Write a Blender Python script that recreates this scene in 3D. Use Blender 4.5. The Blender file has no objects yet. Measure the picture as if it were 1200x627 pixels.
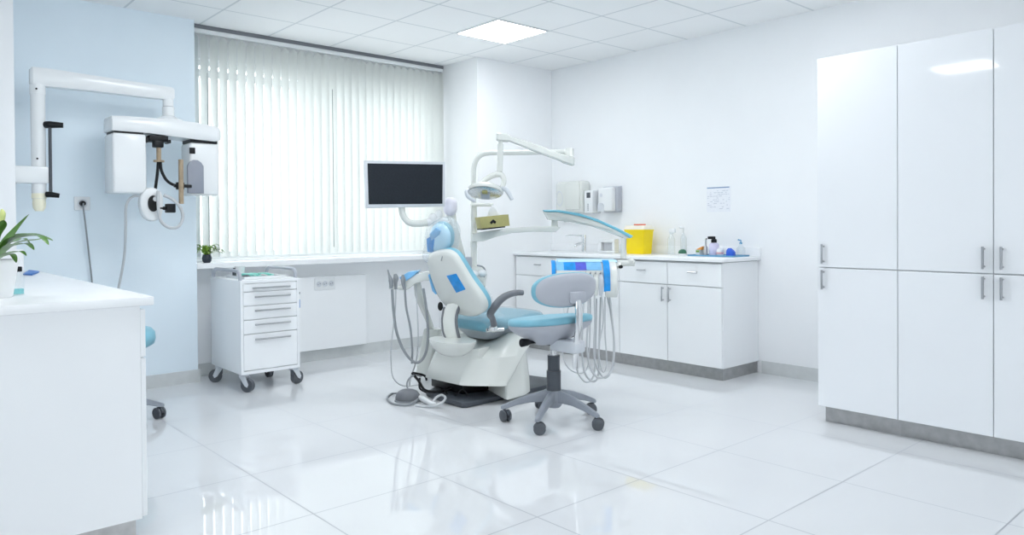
import bpy, bmesh, math, random
from mathutils import Vector, Matrix
random.seed(7)
PI = math.pi
S = bpy.context.scene
C = S.collection

# ------------------------------------------------------------------ camera
F_PX = 866.921
CAM_LOC = (0.0, 0.0, 1.150)
SHIFT_Y = -0.03303
RIGHT = (0.747980, -0.663684, -0.006981)
DOWN = (-0.012278, -0.003320, -0.999919)
FWD = (0.663607, 0.748006, -0.010632)
cam = bpy.data.objects.new('camera', bpy.data.cameras.new('camera'))
C.objects.link(cam)
r, d, f = Vector(RIGHT), Vector(DOWN), Vector(FWD)
cam.matrix_world = Matrix(((r.x, -d.x, -f.x, CAM_LOC[0]), (r.y, -d.y, -f.y, CAM_LOC[1]), (r.z, -d.z, -f.z, CAM_LOC[2]), (0, 0, 0, 1)))
cam.data.sensor_width = 36
cam.data.lens = F_PX / 1200 * 36
cam.data.shift_y = SHIFT_Y
cam.data.clip_start = 0.05
S.camera = cam
S.view_settings.view_transform = 'Standard'
S.view_settings.look = 'None'
S.view_settings.gamma = 1
S.view_settings.use_curve_mapping = False

S.cycles.max_bounces = 14
S.cycles.diffuse_bounces = 8
S.cycles.glossy_bounces = 6
S.cycles.transmission_bounces = 10
S.cycles.transparent_max_bounces = 16
S.cycles.use_denoising = True
S.cycles.caustics_reflective = False
S.cycles.caustics_refractive = False
S.cycles.sample_clamp_indirect = 6

# ------------------------------------------------------------------ materials
def mat(name, col, rough=.5, metal=0, noise=.03, scale=8, bump=0, bscale=60, coat=0, spec=.5, trans=0, emit=None, es=0, ior=1.45):
    m = bpy.data.materials.new(name); m.use_nodes = True
    nt = m.node_tree; b = nt.nodes['Principled BSDF']
    tc = nt.nodes.new('ShaderNodeTexCoord')
    nz = nt.nodes.new('ShaderNodeTexNoise'); nz.inputs['Scale'].default_value = scale; nz.inputs['Detail'].default_value = 3
    nt.links.new(tc.outputs['Object'], nz.inputs['Vector'])
    rp = nt.nodes.new('ShaderNodeValToRGB')
    rp.color_ramp.elements[0].position = .3; rp.color_ramp.elements[1].position = .7
    rp.color_ramp.elements[0].color = tuple(max(0, c*(1-noise)) for c in col[:3]) + (1,)
    rp.color_ramp.elements[1].color = tuple(min(1, c*(1+noise)) for c in col[:3]) + (1,)
    nt.links.new(nz.outputs['Fac'], rp.inputs['Fac'])
    nt.links.new(rp.outputs['Color'], b.inputs['Base Color'])
    b.inputs['Roughness'].default_value = rough
    b.inputs['Metallic'].default_value = metal
    b.inputs['Specular IOR Level'].default_value = spec
    b.inputs['IOR'].default_value = ior
    b.inputs['Coat Weight'].default_value = coat
    b.inputs['Coat Roughness'].default_value = .04
    b.inputs['Transmission Weight'].default_value = trans
    if emit:
        b.inputs['Emission Color'].default_value = tuple(emit) + (1,); b.inputs['Emission Strength'].default_value = es
    if bump:
        n2 = nt.nodes.new('ShaderNodeTexNoise'); n2.inputs['Scale'].default_value = bscale; n2.inputs['Detail'].default_value = 2
        nt.links.new(tc.outputs['Object'], n2.inputs['Vector'])
        bp = nt.nodes.new('ShaderNodeBump'); bp.inputs['Strength'].default_value = bump; bp.inputs['Distance'].default_value = .01
        nt.links.new(n2.outputs['Fac'], bp.inputs['Height']); nt.links.new(bp.outputs['Normal'], b.inputs['Normal'])
    return m

def grid_mat(name, col, line, ox, oy, px, py, w, rough, lrough, wy=None, bump=0, spec=.5, noise=.02):
    """tiles with joints, laid out in metres of the room"""
    m = mat(name, col, rough, noise=noise, scale=1.3, spec=spec)
    nt = m.node_tree; b = nt.nodes['Principled BSDF']; L = nt.links
    tc = [n for n in nt.nodes if n.type == 'TEX_COORD'][0]
    sp = nt.nodes.new('ShaderNodeSeparateXYZ'); L.new(tc.outputs['Object'], sp.inputs[0])
    def mth(op, a, bv):
        n = nt.nodes.new('ShaderNodeMath'); n.operation = op
        for i, v in enumerate((a, bv)):
            if isinstance(v, (int, float)): n.inputs[i].default_value = v
            else: L.new(v, n.inputs[i])
        return n.outputs[0]
    def near(o, off, p, ww):
        a = mth('PINGPONG', mth('SUBTRACT', o, off), p/2)
        return mth('LESS_THAN', a, ww/2)
    g = mth('MAXIMUM', near(sp.outputs['X'], ox, px, w), near(sp.outputs['Y'], oy, py, wy or w))
    mx = nt.nodes.new('ShaderNodeMix'); mx.data_type = 'RGBA'
    src = b.inputs['Base Color'].links[0].from_socket
    L.new(g, mx.inputs['Factor']); L.new(src, mx.inputs['A']); mx.inputs['B'].default_value = tuple(line) + (1,)
    L.new(mx.outputs['Result'], b.inputs['Base Color'])
    mr = nt.nodes.new('ShaderNodeMapRange'); L.new(g, mr.inputs[0]); mr.inputs[3].default_value = rough; mr.inputs[4].default_value = lrough
    L.new(mr.outputs[0], b.inputs['Roughness'])
    if bump:
        bp = nt.nodes.new('ShaderNodeBump'); bp.inputs['Strength'].default_value = bump; bp.inputs['Distance'].default_value = .004; bp.invert = True
        L.new(g, bp.inputs['Height']); L.new(bp.outputs['Normal'], b.inputs['Normal'])
    return m

def glass_mat(name, tint=(1, 1, 1), gloss=.08, rough=.02, bump=0, bscale=40, haze=0, hcol=(.9, .95, 1)):
    m = bpy.data.materials.new(name); m.use_nodes = True; nt = m.node_tree; L = nt.links
    for n in list(nt.nodes):
        if n.type == 'BSDF_PRINCIPLED': nt.nodes.remove(n)
    out = [n for n in nt.nodes if n.type == 'OUTPUT_MATERIAL'][0]
    t = nt.nodes.new('ShaderNodeBsdfTransparent'); t.inputs[0].default_value = tuple(tint) + (1,)
    g = nt.nodes.new('ShaderNodeBsdfGlossy'); g.inputs['Roughness'].default_value = rough
    fr = nt.nodes.new('ShaderNodeLayerWeight'); fr.inputs['Blend'].default_value = .25
    mm = nt.nodes.new('ShaderNodeMath'); mm.operation = 'MULTIPLY_ADD'; L.new(fr.outputs['Facing'], mm.inputs[0]); mm.inputs[1].default_value = .25; mm.inputs[2].default_value = gloss
    mx = nt.nodes.new('ShaderNodeMixShader'); L.new(mm.outputs[0], mx.inputs[0]); L.new(t.outputs[0], mx.inputs[1]); L.new(g.outputs[0], mx.inputs[2])
    last = mx.outputs[0]
    if bump:
        tc = nt.nodes.new('ShaderNodeTexCoord'); n2 = nt.nodes.new('ShaderNodeTexNoise'); n2.inputs['Scale'].default_value = bscale; n2.inputs['Detail'].default_value = 4
        L.new(tc.outputs['Object'], n2.inputs['Vector'])
        bp = nt.nodes.new('ShaderNodeBump'); bp.inputs['Strength'].default_value = bump; bp.inputs['Distance'].default_value = .02
        L.new(n2.outputs['Fac'], bp.inputs['Height']); L.new(bp.outputs['Normal'], g.inputs['Normal']); L.new(bp.outputs['Normal'], fr.inputs['Normal'])
    if haze:
        df = nt.nodes.new('ShaderNodeBsdfDiffuse'); df.inputs[0].default_value = tuple(hcol) + (1,)
        m2 = nt.nodes.new('ShaderNodeMixShader'); m2.inputs[0].default_value = haze
        L.new(last, m2.inputs[1]); L.new(df.outputs[0], m2.inputs[2]); last = m2.outputs[0]
    L.new(last, out.inputs['Surface'])
    return m

def vane_mat():
    m = mat('blind_fabric', (.86, .87, .85), .8, noise=.02, scale=30)
    nt = m.node_tree; L = nt.links; b = nt.nodes['Principled BSDF']
    out = [n for n in nt.nodes if n.type == 'OUTPUT_MATERIAL'][0]
    t = nt.nodes.new('ShaderNodeBsdfTranslucent'); t.inputs[0].default_value = (.86, .88, .88, 1)
    mx = nt.nodes.new('ShaderNodeMixShader'); mx.inputs[0].default_value = .5
    L.new(b.outputs[0], mx.inputs[1]); L.new(t.outputs[0], mx.inputs[2]); L.new(mx.outputs[0], out.inputs['Surface'])
    return m

W = dict(
 wall=mat('wall_paint', (.84, .855, .87), .65, noise=.01, scale=3, bump=.03, bscale=250),
 blue=mat('blue_wall_paint', (.745, .835, .90), .6, noise=.012, scale=3, bump=.04, bscale=250),
 ceil=grid_mat('ceiling_tiles', (.85, .86, .865), (.62, .65, .67), 2.52, 2.575, .545, .545, .016, .85, .6, noise=.012),
 floor=grid_mat('floor_tiles', (.70, .715, .735), (.36, .38, .41), 1.36, 1.483, .638, .631, .006, .016, .5, spec=.75, noise=.012),
 base=mat('baseboard_tile', (.60, .62, .62), .35, noise=.04, scale=14),
 plinth=mat('brushed_plinth', (.42, .42, .42), .32, metal=.85, noise=.1, scale=22),
 lam=mat('white_gloss_lacquer', (.84, .86, .885), .05, noise=.006, scale=2, spec=.6),
 cab=mat('white_laminate', (.84, .855, .87), .22, noise=.008, scale=2),
 top=mat('white_worktop', (.86, .875, .89), .25, noise=.01, scale=5),
 gap=mat('dark_joint', (.30, .32, .34), .7),
 steel=mat('brushed_steel', (.47, .48, .50), .28, metal=1, noise=.05, scale=30),
 chrome=mat('chrome', (.82, .83, .84), .1, metal=1),
 ivory=mat('ivory_enamel', (.69, .71, .68), .22, noise=.008, scale=3, coat=.3),
 white=mat('white_plastic', (.77, .79, .80), .25, noise=.008, scale=4, coat=.2),
 teal=mat('teal_vinyl', (.19, .44, .55), .38, noise=.05, scale=12, bump=.05, bscale=120),
 tealp=mat('teal_plastic', (.22, .56, .70), .25, noise=.03, scale=8),
 greyp=mat('grey_plastic', (.42, .44, .49), .38, noise=.02, scale=10, bump=.02, bscale=300),
 stoolg=mat('stool_grey_plastic', (.27, .295, .335), .35, noise=.02, scale=10),
 sgrey=mat('sensor_grey_plastic', (.26, .28, .33), .3, noise=.04, scale=10),
 lgrey=mat('light_grey_plastic', (.58, .61, .65), .35, noise=.02, scale=10),
 dgrey=mat('dark_grey_plastic', (.065, .075, .09), .4, noise=.06, scale=14),
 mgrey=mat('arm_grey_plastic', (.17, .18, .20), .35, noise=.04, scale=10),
 rubber=mat('rubber', (.075, .085, .095), .6, noise=.1, scale=25, bump=.05),
 wheel=mat('wheel_grey', (.09, .10, .115), .45, noise=.06, scale=25),
 black=mat('black_plastic', (.008, .009, .011), .4, noise=.1, scale=15, spec=.3),
 screen=mat('screen_glass', (.014, .019, .026), .45, noise=.15, scale=120, spec=.2),
 hose=mat('hose_grey', (.52, .54, .56), .35, noise=.02, scale=20),
 hosed=mat('hose_dark_grey', (.26, .28, .30), .4, noise=.03, scale=20),
 bfilm=mat('blue_film', (.008, .27, .70), .35, noise=.2, scale=22, bump=.25, bscale=35),
 lfilm=mat('light_blue_film', (.20, .48, .78), .4, noise=.12, scale=22, bump=.25, bscale=35),
 vfilm=mat('violet_blue_film', (.08, .10, .55), .4, noise=.2, scale=22, bump=.25, bscale=35),
 pfilm=mat('pale_blue_cover', (.50, .75, .90), .3, noise=.05, scale=22, bump=.1, bscale=35),
 khaki=mat('khaki_card', (.42, .39, .16), .55, noise=.04, scale=30),
 yellow=mat('yellow_plastic', (.90, .68, .0), .35, noise=.02, scale=8),
 cream=mat('cream_plastic', (.86, .80, .68), .35, noise=.02, scale=8),
 red=mat('red_plastic', (.75, .18, .10), .4, noise=.03, scale=8),
 paper=mat('paper', (.80, .82, .86), .8, noise=.02, scale=60),
 ink=mat('grey_ink', (.50, .53, .60), .8, noise=.1, scale=200),
 inkb=mat('blue_ink', (.22, .33, .50), .8, noise=.1, scale=100),
 leaf=mat('leaf_green', (.075, .20, .025), .35, noise=.35, scale=14, coat=.2),
 leafy=mat('leaf_yellow_green', (.24, .40, .07), .4, noise=.3, scale=18),
 bud=mat('yellow_bud', (.66, .72, .28), .5, noise=.1, scale=20),
 soil=mat('soil', (.035, .022, .014), .95, noise=.5, scale=60, bump=.8, bscale=90),
 pot=mat('white_ceramic', (.82, .83, .84), .3, noise=.01, scale=6),
 potd=mat('dark_glazed_ceramic', (.028, .036, .05), .2, noise=.2, scale=16),
 wood=mat('brass_wood', (.36, .28, .19), .45, noise=.15, scale=20),
 lilac=mat('lilac_plastic', (.62, .59, .76), .35, noise=.03, scale=15),
 lilac2=mat('pale_lilac_plastic', (.76, .75, .84), .35, noise=.03, scale=15),
 aged=mat('yellowed_plastic', (.84, .81, .64), .4, noise=.06, scale=14),
 bpad=mat('blue_card', (.06, .20, .55), .5, noise=.08, scale=20),
 navy=mat('blue_plastic', (.03, .12, .62), .35, noise=.06, scale=20),
 orange=mat('orange_card', (.85, .36, .08), .5, noise=.06, scale=20),
 green=mat('green_plastic', (.03, .14, .08), .35, noise=.15, scale=20),
 mint=mat('mint_plastic', (.16, .58, .50), .35, noise=.1, scale=25),
 pink=mat('pink_label', (.80, .42, .42), .5, noise=.1, scale=30),
 trayb=mat('blue_tray', (.12, .32, .50), .3, noise=.08, scale=20),
 tissue=mat('tissue_paper', (.88, .9, .92), .9, noise=.01, scale=20, bump=.2),
 trol=mat('trolley_enamel', (.86, .88, .90), .25, noise=.01, scale=4, coat=.2),
 lens=mat('lamp_reflector', (.75, .77, .78), .12, metal=.9, noise=.15, scale=60, bump=.3, bscale=80),
 glass=glass_mat('clear_glass', (.97, .985, .985), .06),
 bottle=glass_mat('clear_plastic', (.965, .985, .99), .07, .05),
 aqua=glass_mat('aqua_liquid', (.45, .85, .86), .08, .05),
 wrap=glass_mat('clear_film_wrap', (.985, .995, 1), .07, .10, bump=.9, bscale=28, haze=.10, hcol=(.86, .94, 1)),
 vane=vane_mat(),
 lamp=mat('light_diffuser', (.95, .95, .95), .6, emit=(1, 1, 1), es=1),
)

# ------------------------------------------------------------------ geometry helpers
def V(*a): return Vector(a[0] if len(a) == 1 else a)
def box(bm, x0, x1, y0, y1, z0, z1, bev=0, seg=2, m=None):
    g = bmesh.ops.create_cube(bm, size=1)
    vs = g['verts']
    for v in vs:
        v.co = Vector((x0 + (v.co.x+.5)*(x1-x0), y0 + (v.co.y+.5)*(y1-y0), z0 + (v.co.z+.5)*(z1-z0)))
    if bev:
        es = list({e for v in vs for e in v.link_edges})
        res = bmesh.ops.bevel(bm, geom=es, offset=bev, segments=seg, affect='EDGES', profile=.5)
        vs = list({v for f in res['faces'] for v in f.verts} | {v for v in vs if v.is_valid})
    if m is not None:
        for v in vs: v.co = m @ v.co
    return bm
def loft(bm, rings, cap=True, closed=False):
    R = [[bm.verts.new(p) for p in ring] for ring in rings]
    n = len(R[0])
    pairs = list(zip(R, R[1:])) + ([(R[-1], R[0])] if closed else [])
    for a, b in pairs:
        for i in range(n):
            j = (i+1) % n
            bm.faces.new((a[i], a[j], b[j], b[i]))
    if cap and not closed:
        bm.faces.new(R[0][::-1]); bm.faces.new(R[-1])
    return bm
def smooth_path(pts, n=6, closed=False):
    P = [Vector(p) for p in pts]
    if len(P) < 3 and not closed: return P
    out = []
    N = len(P)
    for i in range(N if closed else N-1):
        if closed: p0, p1, p2, p3 = P[(i-1) % N], P[i], P[(i+1) % N], P[(i+2) % N]
        else: p0, p1, p2, p3 = P[max(i-1, 0)], P[i], P[i+1], P[min(i+2, N-1)]
        for k in range(n):
            t = k/n
            out.append(.5*((2*p1) + (p2-p0)*t + (2*p0-5*p1+4*p2-p3)*t*t + (3*p1-p0-3*p2+p3)*t**3))
    if not closed: out.append(P[-1])
    return out
def tube(bm, pts, r, n=10, sm=6, closed=False, flat=None):
    P = smooth_path(pts, sm, closed) if sm else [Vector(p) for p in pts]
    N = len(P)
    def tang(i):
        if closed: return (P[(i+1) % N]-P[i-1]).normalized()
        return (P[min(i+1, N-1)]-P[max(i-1, 0)]).normalized()
    t0 = tang(0); up = Vector((0, 0, 1)) if abs(t0.z) < .9 else Vector((1, 0, 0))
    nr = (up - t0*up.dot(t0)).normalized()
    rings = []
    for i, p in enumerate(P):
        t = tang(i); nr = (nr - t*nr.dot(t)).normalized(); bn = t.cross(nr)
        u = i/(N-1)
        if isinstance(r, (list, tuple)):
            x = u*(len(r)-1); k = min(int(x), len(r)-2); rr = r[k]+(r[k+1]-r[k])*(x-k)
        else: rr = r
        fx, fy = flat or (1, 1)
        rings.append([p + rr*(nr*math.cos(2*PI*a/n)*fx + bn*math.sin(2*PI*a/n)*fy) for a in range(n)])
    return loft(bm, rings, cap=not closed, closed=closed)
def cyl(bm, a, b, r0, r1=None, n=20): return tube(bm, [a, b], [r0, r1 if r1 is not None else r0], n=n, sm=0)
def lathe(bm, prof, loc=(0, 0, 0), n=24, m=None):
    rings = [[Vector((loc[0]+max(r_, 1e-4)*math.cos(2*PI*a/n), loc[1]+max(r_, 1e-4)*math.sin(2*PI*a/n), loc[2]+z)) for a in range(n)] for r_, z in prof]
    if m is not None: rings = [[m @ p for p in ring] for ring in rings]
    return loft(bm, rings)
def prism(bm, outline, off, bev=0, seg=2):
    o = Vector(off)
    a = [bm.verts.new(Vector(p)) for p in outline]; b = [bm.verts.new(Vector(p)+o) for p in outline]
    n = len(a)
    fs = [bm.faces.new(a[::-1]), bm.faces.new(b)]
    for i in range(n):
        j = (i+1) % n; fs.append(bm.faces.new((a[i], a[j], b[j], b[i])))
    if bev:
        bm.normal_update()
        es = [e for e in {e for f in fs[:2] for e in f.edges}]
        bmesh.ops.bevel(bm, geom=es, offset=bev, segments=seg, affect='EDGES', profile=.5)
    return bm
def blob(bm, c, sx, sy, sz, e1=1, e2=1, n=24, k=14, m=None):
    """super-ellipsoid, half sizes sx sy sz"""
    def p(v, e): return math.copysign(abs(v)**e, v)
    rings = []
    for j in range(k+1):
        a = -PI/2 + PI*j/k
        ca, sa = max(1e-3, math.cos(a)), math.sin(a)
        rings.append([Vector((c[0]+sx*p(ca, e1)*p(math.cos(2*PI*i/n), e2), c[1]+sy*p(ca, e1)*p(math.sin(2*PI*i/n), e2), c[2]+sz*p(sa, e1))) for i in range(n)])
    if m is not None: rings = [[m @ q for q in ring] for ring in rings]
    return loft(bm, rings)
def resample(pts, n, sm=8):
    """n points spread evenly round a closed smooth outline"""
    P = smooth_path(pts, sm, True); P.append(P[0])
    L = [0]
    for a, b in zip(P, P[1:]): L.append(L[-1]+(b-a).length)
    out = []; k = 0
    for i in range(n):
        s = L[-1]*i/n
        while L[k+1] < s: k += 1
        t = (s-L[k])/max(1e-9, L[k+1]-L[k]); out.append(P[k].lerp(P[k+1], t))
    return out
def scale_ring(R, s, off=(0, 0, 0)):
    c = sum(R, Vector())/len(R); return [c+(p-c)*s+Vector(off) for p in R]
def pad(bm, R, off, edge=.25):
    """a cushion-like slab: outline R swept along off with rounded rims"""
    o = Vector(off)
    L = [(.90, 0), (.965, .06), (.99, .18), (1, .35), (1, .65), (.99, .82), (.965, .94), (.90, 1)]
    return loft(bm, [scale_ring(R, s, o*t) for s, t in L])
def BM(): return bmesh.new()

# ------------------------------------------------------------------ object helpers
INV = {}
def obj(name, bm, material, parent=None, smooth=35, label=None, local=False):
    me = bpy.data.meshes.new(name)
    bmesh.ops.remove_doubles(bm, verts=bm.verts, dist=1e-6)
    bmesh.ops.recalc_face_normals(bm, faces=bm.faces)
    if parent is not None and not local and parent.name in INV: bm.transform(INV[parent.name])
    bm.to_mesh(me); bm.free()
    me.materials.append(material)
    if smooth:
        for p in me.polygons: p.use_smooth = True
        try: me.set_sharp_from_angle(angle=math.radians(smooth))
        except Exception: pass
    o = bpy.data.objects.new(name, me); C.objects.link(o)
    if parent is not None:
        o.parent = parent
        if parent.name in INV: INV[o.name] = INV[parent.name]
    if label: o['label'] = label
    return o
def thing(name, label, cat, loc=(0, 0, 0), rotz=0, group=None):
    o = bpy.data.objects.new(name, None); C.objects.link(o)
    o.location = loc; o.rotation_euler = (0, 0, rotz); o.empty_display_size = .1
    o['label'] = label; o['category'] = cat
    if group: o['group'] = group
    INV[o.name] = (Matrix.Translation(Vector(loc)) @ Matrix.Rotation(rotz, 4, 'Z')).inverted()
    return o
def single(name, bm, material, label, cat, group=None, smooth=35):
    """a thing that is one mesh: origin at the middle of its base"""
    xs = [v.co for v in bm.verts]
    c = Vector(((min(v.x for v in xs)+max(v.x for v in xs))/2, (min(v.y for v in xs)+max(v.y for v in xs))/2, min(v.z for v in xs)))
    bm.transform(Matrix.Translation(-c))
    o = obj(name, bm, material, None, smooth); o.location = c
    o['label'] = label; o['category'] = cat
    if group: o['group'] = group
    INV[o.name] = Matrix.Translation(c).inverted()
    return o
def struct(name, bm, m, parent=None, smooth=0):
    o = obj(name, bm, m, parent, smooth)
    if parent is None: o['kind'] = 'structure'
    return o
def copy_tree(o, parent=None):
    c = o.copy(); C.objects.link(c)
    if parent is not None: c.parent = parent
    for ch in list(o.children): copy_tree(ch, c)
    return c
def B(*a, **k): return box(BM(), *a, **k)

# ------------------------------------------------------------------ room shell
XR, YB, YBL, XE, HC = 5.23, 5.90, 5.70, 1.905, 2.70        # right wall, window wall, blue wall, its end, ceiling
X0, Y0 = -1.6, -1.7
struct('floor', B(X0, XR+.2, Y0, YB+.2, -.1, 0), W['floor'])
struct('ceiling', B(X0, XR+.2, Y0, YB+.2, HC, HC+.1), W['ceil'])
struct('wall_right', B(XR, XR+.2, Y0, YB+.2, 0, HC), W['wall'])
struct('wall_left', B(X0, XE, YBL, YB+.2, 0, HC), W['blue'])
struct('wall_column', B(4.275, XR, 5.285, YB+.2, 0, HC), W['wall'])
struct('wall_pier', B(.12, .715, 5.25, YBL, 0, HC), W['wall'])
struct('wall_side', B(X0-.2, X0, Y0, YBL, 0, HC), W['wall'])
bm = BM()          # wall behind the viewpoint, with an opening added for frontal fill light
V0, V1, U0, U1 = -1.0, 3.2, .95, 2.5
box(bm, X0-.2, V0, Y0-.2, Y0, 0, HC); box(bm, V1, XR+.2, Y0-.2, Y0, 0, HC); box(bm, V0, V1, Y0-.2, Y0, 0, U0); box(bm, V0, V1, Y0-.2, Y0, U1, HC)
struct('wall_front', bm, W['wall'])
bm = BM()
for a, b in ((V0, V0+.06), (.37, .43), (1.77, 1.83), (V1-.06, V1)): box(bm, a, b, Y0-.15, Y0-.09, U0, U1)
for a, b in ((U0, U0+.06), (U1-.06, U1)): box(bm, V0, V1, Y0-.149, Y0-.091, a, b)
w2 = struct('added_fill_window', bm, W['white'])  # unseen window, added to let in fill light from behind
struct('glass', B(V0+.02, V1-.02, Y0-.124, Y0-.116, U0+.02, U1-.02), W['glass'], w2)
# window wall with an opening
WX0, WX1, WZ0, WZ1 = 1.96, 4.20, .90, 2.47
bm = BM()
box(bm, XE, 4.275, YB, YB+.2, 0, WZ0); box(bm, XE, 4.275, YB, YB+.2, WZ1, HC)
box(bm, XE, WX0, YB, YB+.2, WZ0, WZ1); box(bm, WX1, 4.275, YB, YB+.2, WZ0, WZ1)
struct('wall_back', bm, W['wall'])
bm = BM()
fx = [WX0, WX0+.06], [WX1-.06, WX1], [3.05, 3.12]
for a, b in fx: box(bm, a, b, YB+.08, YB+.15, WZ0, WZ1)
for a, b in ((WZ0, WZ0+.06), (WZ1-.04, WZ1), (2.34, 2.40)): box(bm, WX0, WX1, YB+.081, YB+.149, a, b)
win = struct('window_1', bm, W['white'])
struct('glass', B(WX0+.02, WX1-.02, YB+.11, YB+.118, WZ0+.02, WZ1-.02), W['glass'], win)
struct('window_sill_1', B(XE, 4.275, 5.70, YB+.08, .84, .885, bev=.006), W['top'])
# baseboards
struct('baseboard_left', B(.72, XE+.012, YBL-.012, YBL, 0, .093), W['base'])
struct('baseboard_left_return', B(XE, XE+.012, YBL, YB, 0, .093), W['base'])
struct('baseboard_back', B(XE+.012, 4.275, YB-.012, YB, 0, .095), W['base'])
struct('baseboard_column', B(4.275, XR-.6, 5.273, 5.285, 0, .095), W['base'])
struct('baseboard_right', B(XR-.012, XR, 2.06, 2.99, 0, .095), W['base'])
struct('trim_1', B(2.30, 3.42, 5.83, YB, .10, .725, bev=.004), W['wall'])

# ------------------------------------------------------------------ ceiling lights
def ceiling_light(x, y, label):
    t = thing('ceiling_light', label, 'ceiling light', (x+.2725, y+.2725, HC), 0, 'square light panels in the tiled ceiling')
    bm = BM()
    for a in ((x+.010, x+.535, y+.010, y+.022), (x+.010, x+.535, y+.523, y+.535), (x+.010, x+.022, y+.022, y+.523), (x+.523, x+.535, y+.022, y+.523)):
        box(bm, *a, HC-.006, HC)
    obj('frame', bm, W['white'], t, 0)
    obj('diffuser', B(x+.022, x+.523, y+.022, y+.523, HC-.004, HC), W['lamp'], t, 0, 'glowing white diffuser')
    return t
ceiling_light(3.61, 4.21, 'square glowing light panel set in the tiled ceiling near the window corner')
ceiling_light(-.205, 2.24, 'square light panel in the ceiling over the near end of the left worktop')
ceiling_light(1.975, 2.575, 'added unseen light panel in the ceiling over the open floor before the trolley')  # added out of view to brighten the room
ceiling_light(1.43, 3.665, 'added unseen light panel in the ceiling between the X-ray machine and the trolley')  # added out of view to lift the light on the blue wall
ceiling_light(3.61, 2.03, 'added unseen light panel in the ceiling over the floor in front of the tall cupboards')  # extra panel out of view, added for a flatter, brighter room

# ------------------------------------------------------------------ vertical blind
bl = thing('vertical_blind', 'white vertical blind with drawn vanes covering the whole window', 'blind', (3.08, 5.82, .92))
obj('headrail', B(1.92, 4.268, 5.80, 5.84, 2.640, 2.672, bev=.004), W['white'], bl)
obj('track_shadow_strip', B(1.92, 4.268, 5.795, 5.845, 2.672, 2.70), W['mgrey'], bl, label='dark grey track strip drawing the shadow line above the white rail')  # dark colour stands in for the shadow line between ceiling and rail
th = math.radians(-70); vw = .0445
for k in range(33):
    x = 1.945 + .0725*k
    bm = BM(); bow = .006
    rows = []
    for z in (2.632, 2.60, 1.8, .935, .925):
        ring = []
        for side in (-.0006, .0006):
            sec = []
            for i in range(5):
                s = -1 + i/2
                hw = vw*(1 if z < 2.62 else .25)
                cx, cy = x + s*hw*math.cos(th), 5.82 + s*hw*math.sin(th)
                nx, ny = -math.sin(th), math.cos(th)
                b_ = bow*(1-s*s) + side
                sec.append(Vector((cx+nx*b_, cy+ny*b_, z)))
            ring += sec if side < 0 else sec[::-1]
        rows.append(ring)
    loft(bm, rows)
    obj('vane', bm, W['vane'], bl, 60)
for x, z0 in ((2.02, 1.05), (3.07, .98)):
    obj('pull_cord', cyl(BM(), (x, 5.765, 2.33), (x, 5.765, z0), .0015 if x < 3 else .003, n=6), W['mgrey'], bl, label='thin dark cord')
    if x > 3: pass

# ------------------------------------------------------------------ tall cupboards (right)
def bar_handle(parent, a, b, off, r=.006):
    """a straight bar between a and b standing off by the vector off"""
    a, b, off = Vector(a), Vector(b), Vector(off)
    bm = BM(); d_ = (b-a).normalized()
    cyl(bm, a+off-d_*.012, b+off+d_*.012, r, n=10)
    cyl(bm, a, a+off, r*.8, n=8); cyl(bm, b, b+off, r*.8, n=8)
    return obj('handle', bm, W['steel'], parent, label='brushed steel bar handle')
XD = 4.17
def tall_unit(ya, yb, cols, label):
    t = thing('tall_cupboard', label, 'cupboard', (4.7, (ya+yb)/2, 0), 0, 'tall white gloss cupboards')
    obj('body', B(XD+.022, XR-.002, ya+.001, yb-.001, .095, 2.095), W['cab'], t, 0)
    obj('plinth', B(XD+.045, XR-.02, ya+(0 if ya < .9 or ya > 2 else .0), yb-.025 if yb > 2 else yb, .0, .095), W['plinth'], t, 0, 'brushed metal plinth')
    for (c0, c1, hy) in cols:
        for z0, z1, h0, h1 in ((.095, .894, .785, .872), (.900, 2.10, .933, 1.02)):
            dr = obj('door', B(XD, XD+.02, c0+.002, c1-.002, z0, z1, bev=.0015, seg=1), W['lam'], t, 0)
            bar_handle(dr, (XD, hy, h0), (XD, hy, h1), (-.028, 0, 0))
    return t
tall_unit(1.592, 2.033, [(1.592, 2.033, 1.995)], 'single-width tall white gloss cupboard at the far end, next to bare wall')
tall_unit(.70, 1.592, [(1.146, 1.592, 1.185), (.70, 1.146, 1.106)], 'double-width tall white gloss cupboard at the right edge of view')

# ------------------------------------------------------------------ base units on the right wall
XF = 4.72
def base_unit(ya, yb, label, sink=False):
    t = thing('base_cabinet', label, 'cabinet', (4.97, (ya+yb)/2, 0), 0, 'white base cabinets on the right wall')
    obj('body', B(XF+.02, XR-.002, ya, yb-.002, .09, .866), W['cab'], t, 0)
    obj('plinth', B(XF+.03, XR-.002, ya+(.012 if not sink else 0), yb-.002, 0, .09), W['plinth'], t, 0, 'brushed metal plinth')
    ym = (ya+yb)/2
    for c0, c1, s in ((ya, ym, 1), (ym, yb, -1)):
        dr = obj('door', B(XF, XF+.018, c0+.002, c1-.004, .093, .682, bev=.0015, seg=1), W['cab'], t, 0)
        hy = (c1-.03) if s > 0 else (c0+.035)
        bar_handle(dr, (XF, hy, .565), (XF, hy, .655), (-.026, 0, 0), .005)
        dw = obj('drawer', B(XF, XF+.018, c0+.002, c1-.004, .688, .858, bev=.0015, seg=1), W['cab'], t, 0)
        cy = (c0+c1)/2
        bar_handle(dw, (XF, cy-.028, .79), (XF, cy+.028, .79), (-.022, 0, 0), .005)
    return t
base_unit(3.02, 3.99, 'white base cabinet at the open end of the run, two drawers over two doors')
base_unit(3.99, 5.272, 'white base cabinet in the corner below the sink tap', True)
t = thing('worktop', 'white worktop with raised back edge on the right wall base cabinets', 'worktop', (4.97, 4.1, .87))
obj('slab', B(XF-.02, XR, 2.995, 5.283, .872, .90, bev=.003), W['top'], t)
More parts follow.
